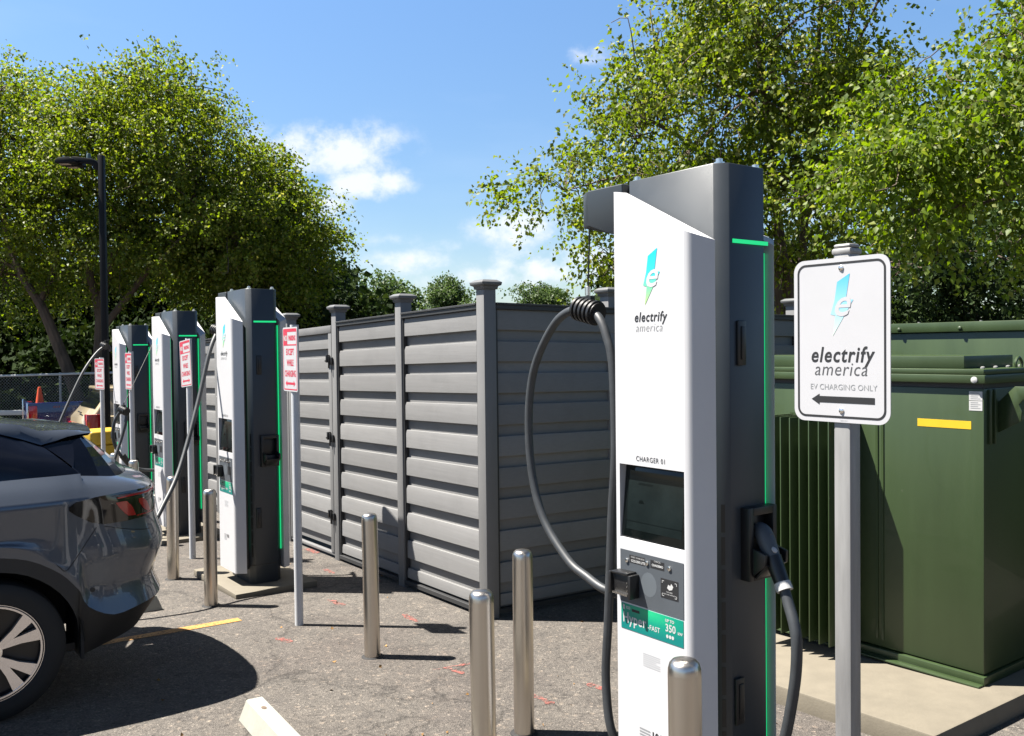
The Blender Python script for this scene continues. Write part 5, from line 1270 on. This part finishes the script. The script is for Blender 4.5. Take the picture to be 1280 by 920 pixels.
L3 = [(-7.44, 25.0, 5.61, 1.75, 2.4, 1.69), (-6.31, 25.0, 4.97, 1.24, 2.2, 1.3), (-8.13, 25.0, 4.44, 1.85, 2.4, 1.4), (-5.78, 25.0, 5.0, 0.78, 1.6, 0.95), (-6.76, 25.0, 6.37, 0.93, 1.8, 0.9), (-6.9, 25, 3.4, 1.49, 2, 1.26)]
tree('birch_tree', 'rounded tree forming the right slope of the left tree group', 'tree', G(-7.3, 25), [([G(-7.3, 25), (-7.3, 25, 2), (-7.2, 25, 4), (-7.3, 25, 6.5)], .18, .04)], L3, 8000, 10, .5, .095, lf_birch, .45, twigs=260, clump=1.0)
L4 = [(-5.97, 28.0, 4.5, .84, 1.6, 1.04), (-6.65, 28.0, 3.8, 1.24, 2, 1.0), (-7.6, 28.0, 3.2, 1.73, 2, 1.3), (-6.3, 28, 2.2, 1.2, 2, 1.2)]
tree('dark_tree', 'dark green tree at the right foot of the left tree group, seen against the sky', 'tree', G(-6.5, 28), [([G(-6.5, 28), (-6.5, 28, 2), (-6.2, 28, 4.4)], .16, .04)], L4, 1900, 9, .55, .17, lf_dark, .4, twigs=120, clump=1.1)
for nm, lb, bs, ln in (('F1', 'biggest of the far trees above the fence, mid green', [(-8.3, 55.0, 5.45, 1.75, 2, 1.1), (-9.9, 55.0, 4.8, 1.2, 2, .9), (-6.7, 55.0, 4.6, 1.2, 2, .9), (-8.95, 55.0, 4.2, 1.7, 2, .9), (-8.2, 55, 3.3, 2.6, 2, 1.0), (-7.2, 55, 5.1, .6, 1, .5)], 55),
                       ('F2', 'small distant tree above the fence, right of the bigger far tree', [(-5.92, 80.0, 6.9, 1.5, 2, 1.1), (-4.6, 80.0, 5.9, 2.2, 2, .9), (-5.5, 80, 5.0, 2.6, 2, 1.2)], 80),
                       ('F3', 'flat-topped distant tree showing right of the fence corner post', [(2.2, 85.0, 6.9, 2.2, 2, .75), (3.9, 85, 6.6, 1.5, 2, .6), (2.5, 85, 5.5, 3.5, 2, 1.1)], 85),
                       ('F4', 'tiny distant tree top left of the nearest charger panel, above the shaded fence', [(9.2, 85.0, 6.6, 1.4, 2, .9), (10.5, 85, 5.8, 2.2, 2, 1.0)], 85)):
    c = bs[0]; tree('distant_tree', lb, 'tree', (c[0], c[1], -1.15), [([(c[0], c[1], -1.15), (c[0], c[1], 2.5), (c[0]+.1, c[1], c[2])], .3, .06)], bs, 2000, 9, .42, .22, lf_far, .2, twigs=40, clump=2.2, shell=.7, clumpy=False, group='distant trees beyond the fence')
# dark understorey behind the mesh fence, one mass
def under():
    bl = []
    for x in np.arange(-26, -4.5, 1.6): bl.append((x, 27.5+rng.random()*2, .6+rng.random()*.6, 1.7, 1.6, 1.9))
    for x in np.arange(-28, -8.5, 1.7): bl.append((x, 31.5+rng.random()*2, 2.6+rng.random()*.7, 1.8, 1.6, 2.2))
    for x in np.arange(-13, -6, 1.1): bl.append((x, 23.6+rng.random(), .0+rng.random()*.4, .8, .7, .55))
    A, td, P, D, sz = crown_points(bl, 20000, 8, .6, .24, .3, .8, 1.2)
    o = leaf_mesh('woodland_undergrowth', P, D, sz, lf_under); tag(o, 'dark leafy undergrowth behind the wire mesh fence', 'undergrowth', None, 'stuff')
    bl = []
    for x in np.arange(-42, -9, 1.8): bl.append((x, 38+rng.random()*2, 1.0+rng.random(), 2.2, 1.6, 2.4)); bl.append((x+.9, 40+rng.random()*2, 3.6+rng.random(), 2.2, 1.6, 2.3))
    A, td, P, D, sz = crown_points(bl, 6500, 8, .7, .42, .3, .8, 2.5)
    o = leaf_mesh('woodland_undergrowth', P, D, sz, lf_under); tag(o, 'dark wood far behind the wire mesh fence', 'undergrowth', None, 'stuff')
    bl = []
    for x in np.arange(4, 34, 1.8): bl.append((x, 34+rng.random()*2, .3+rng.random(), 2, 1.8, 2.0))
    for x in np.arange(6, 30, 2.2): bl.append((x, 37+rng.random()*2, 3.0+rng.random(), 2.2, 1.8, 1.8))
    A, td, P, D, sz = crown_points(bl, 5200, 8, .6, .40, .3, .8, 1.2)
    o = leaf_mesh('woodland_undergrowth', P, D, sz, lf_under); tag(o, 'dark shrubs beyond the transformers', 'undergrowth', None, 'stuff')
under()
# leaf bits on the asphalt
def litter():
    n = 90; x = rng.uniform(-2.2, 1.8, n); y = rng.uniform(3.6, 9, n)
    P = np.stack([x, y, -SLOPE*y+.006], 1); D = rng.normal(size=(n, 3)); D[:, 2] *= .15
    o = leaf_mesh('fallen_leaves', P, D, rng.uniform(.012, .035, n), m_litter); tag(o, 'small dry leaf bits scattered on the asphalt', 'leaf litter', None, 'stuff')
litter()
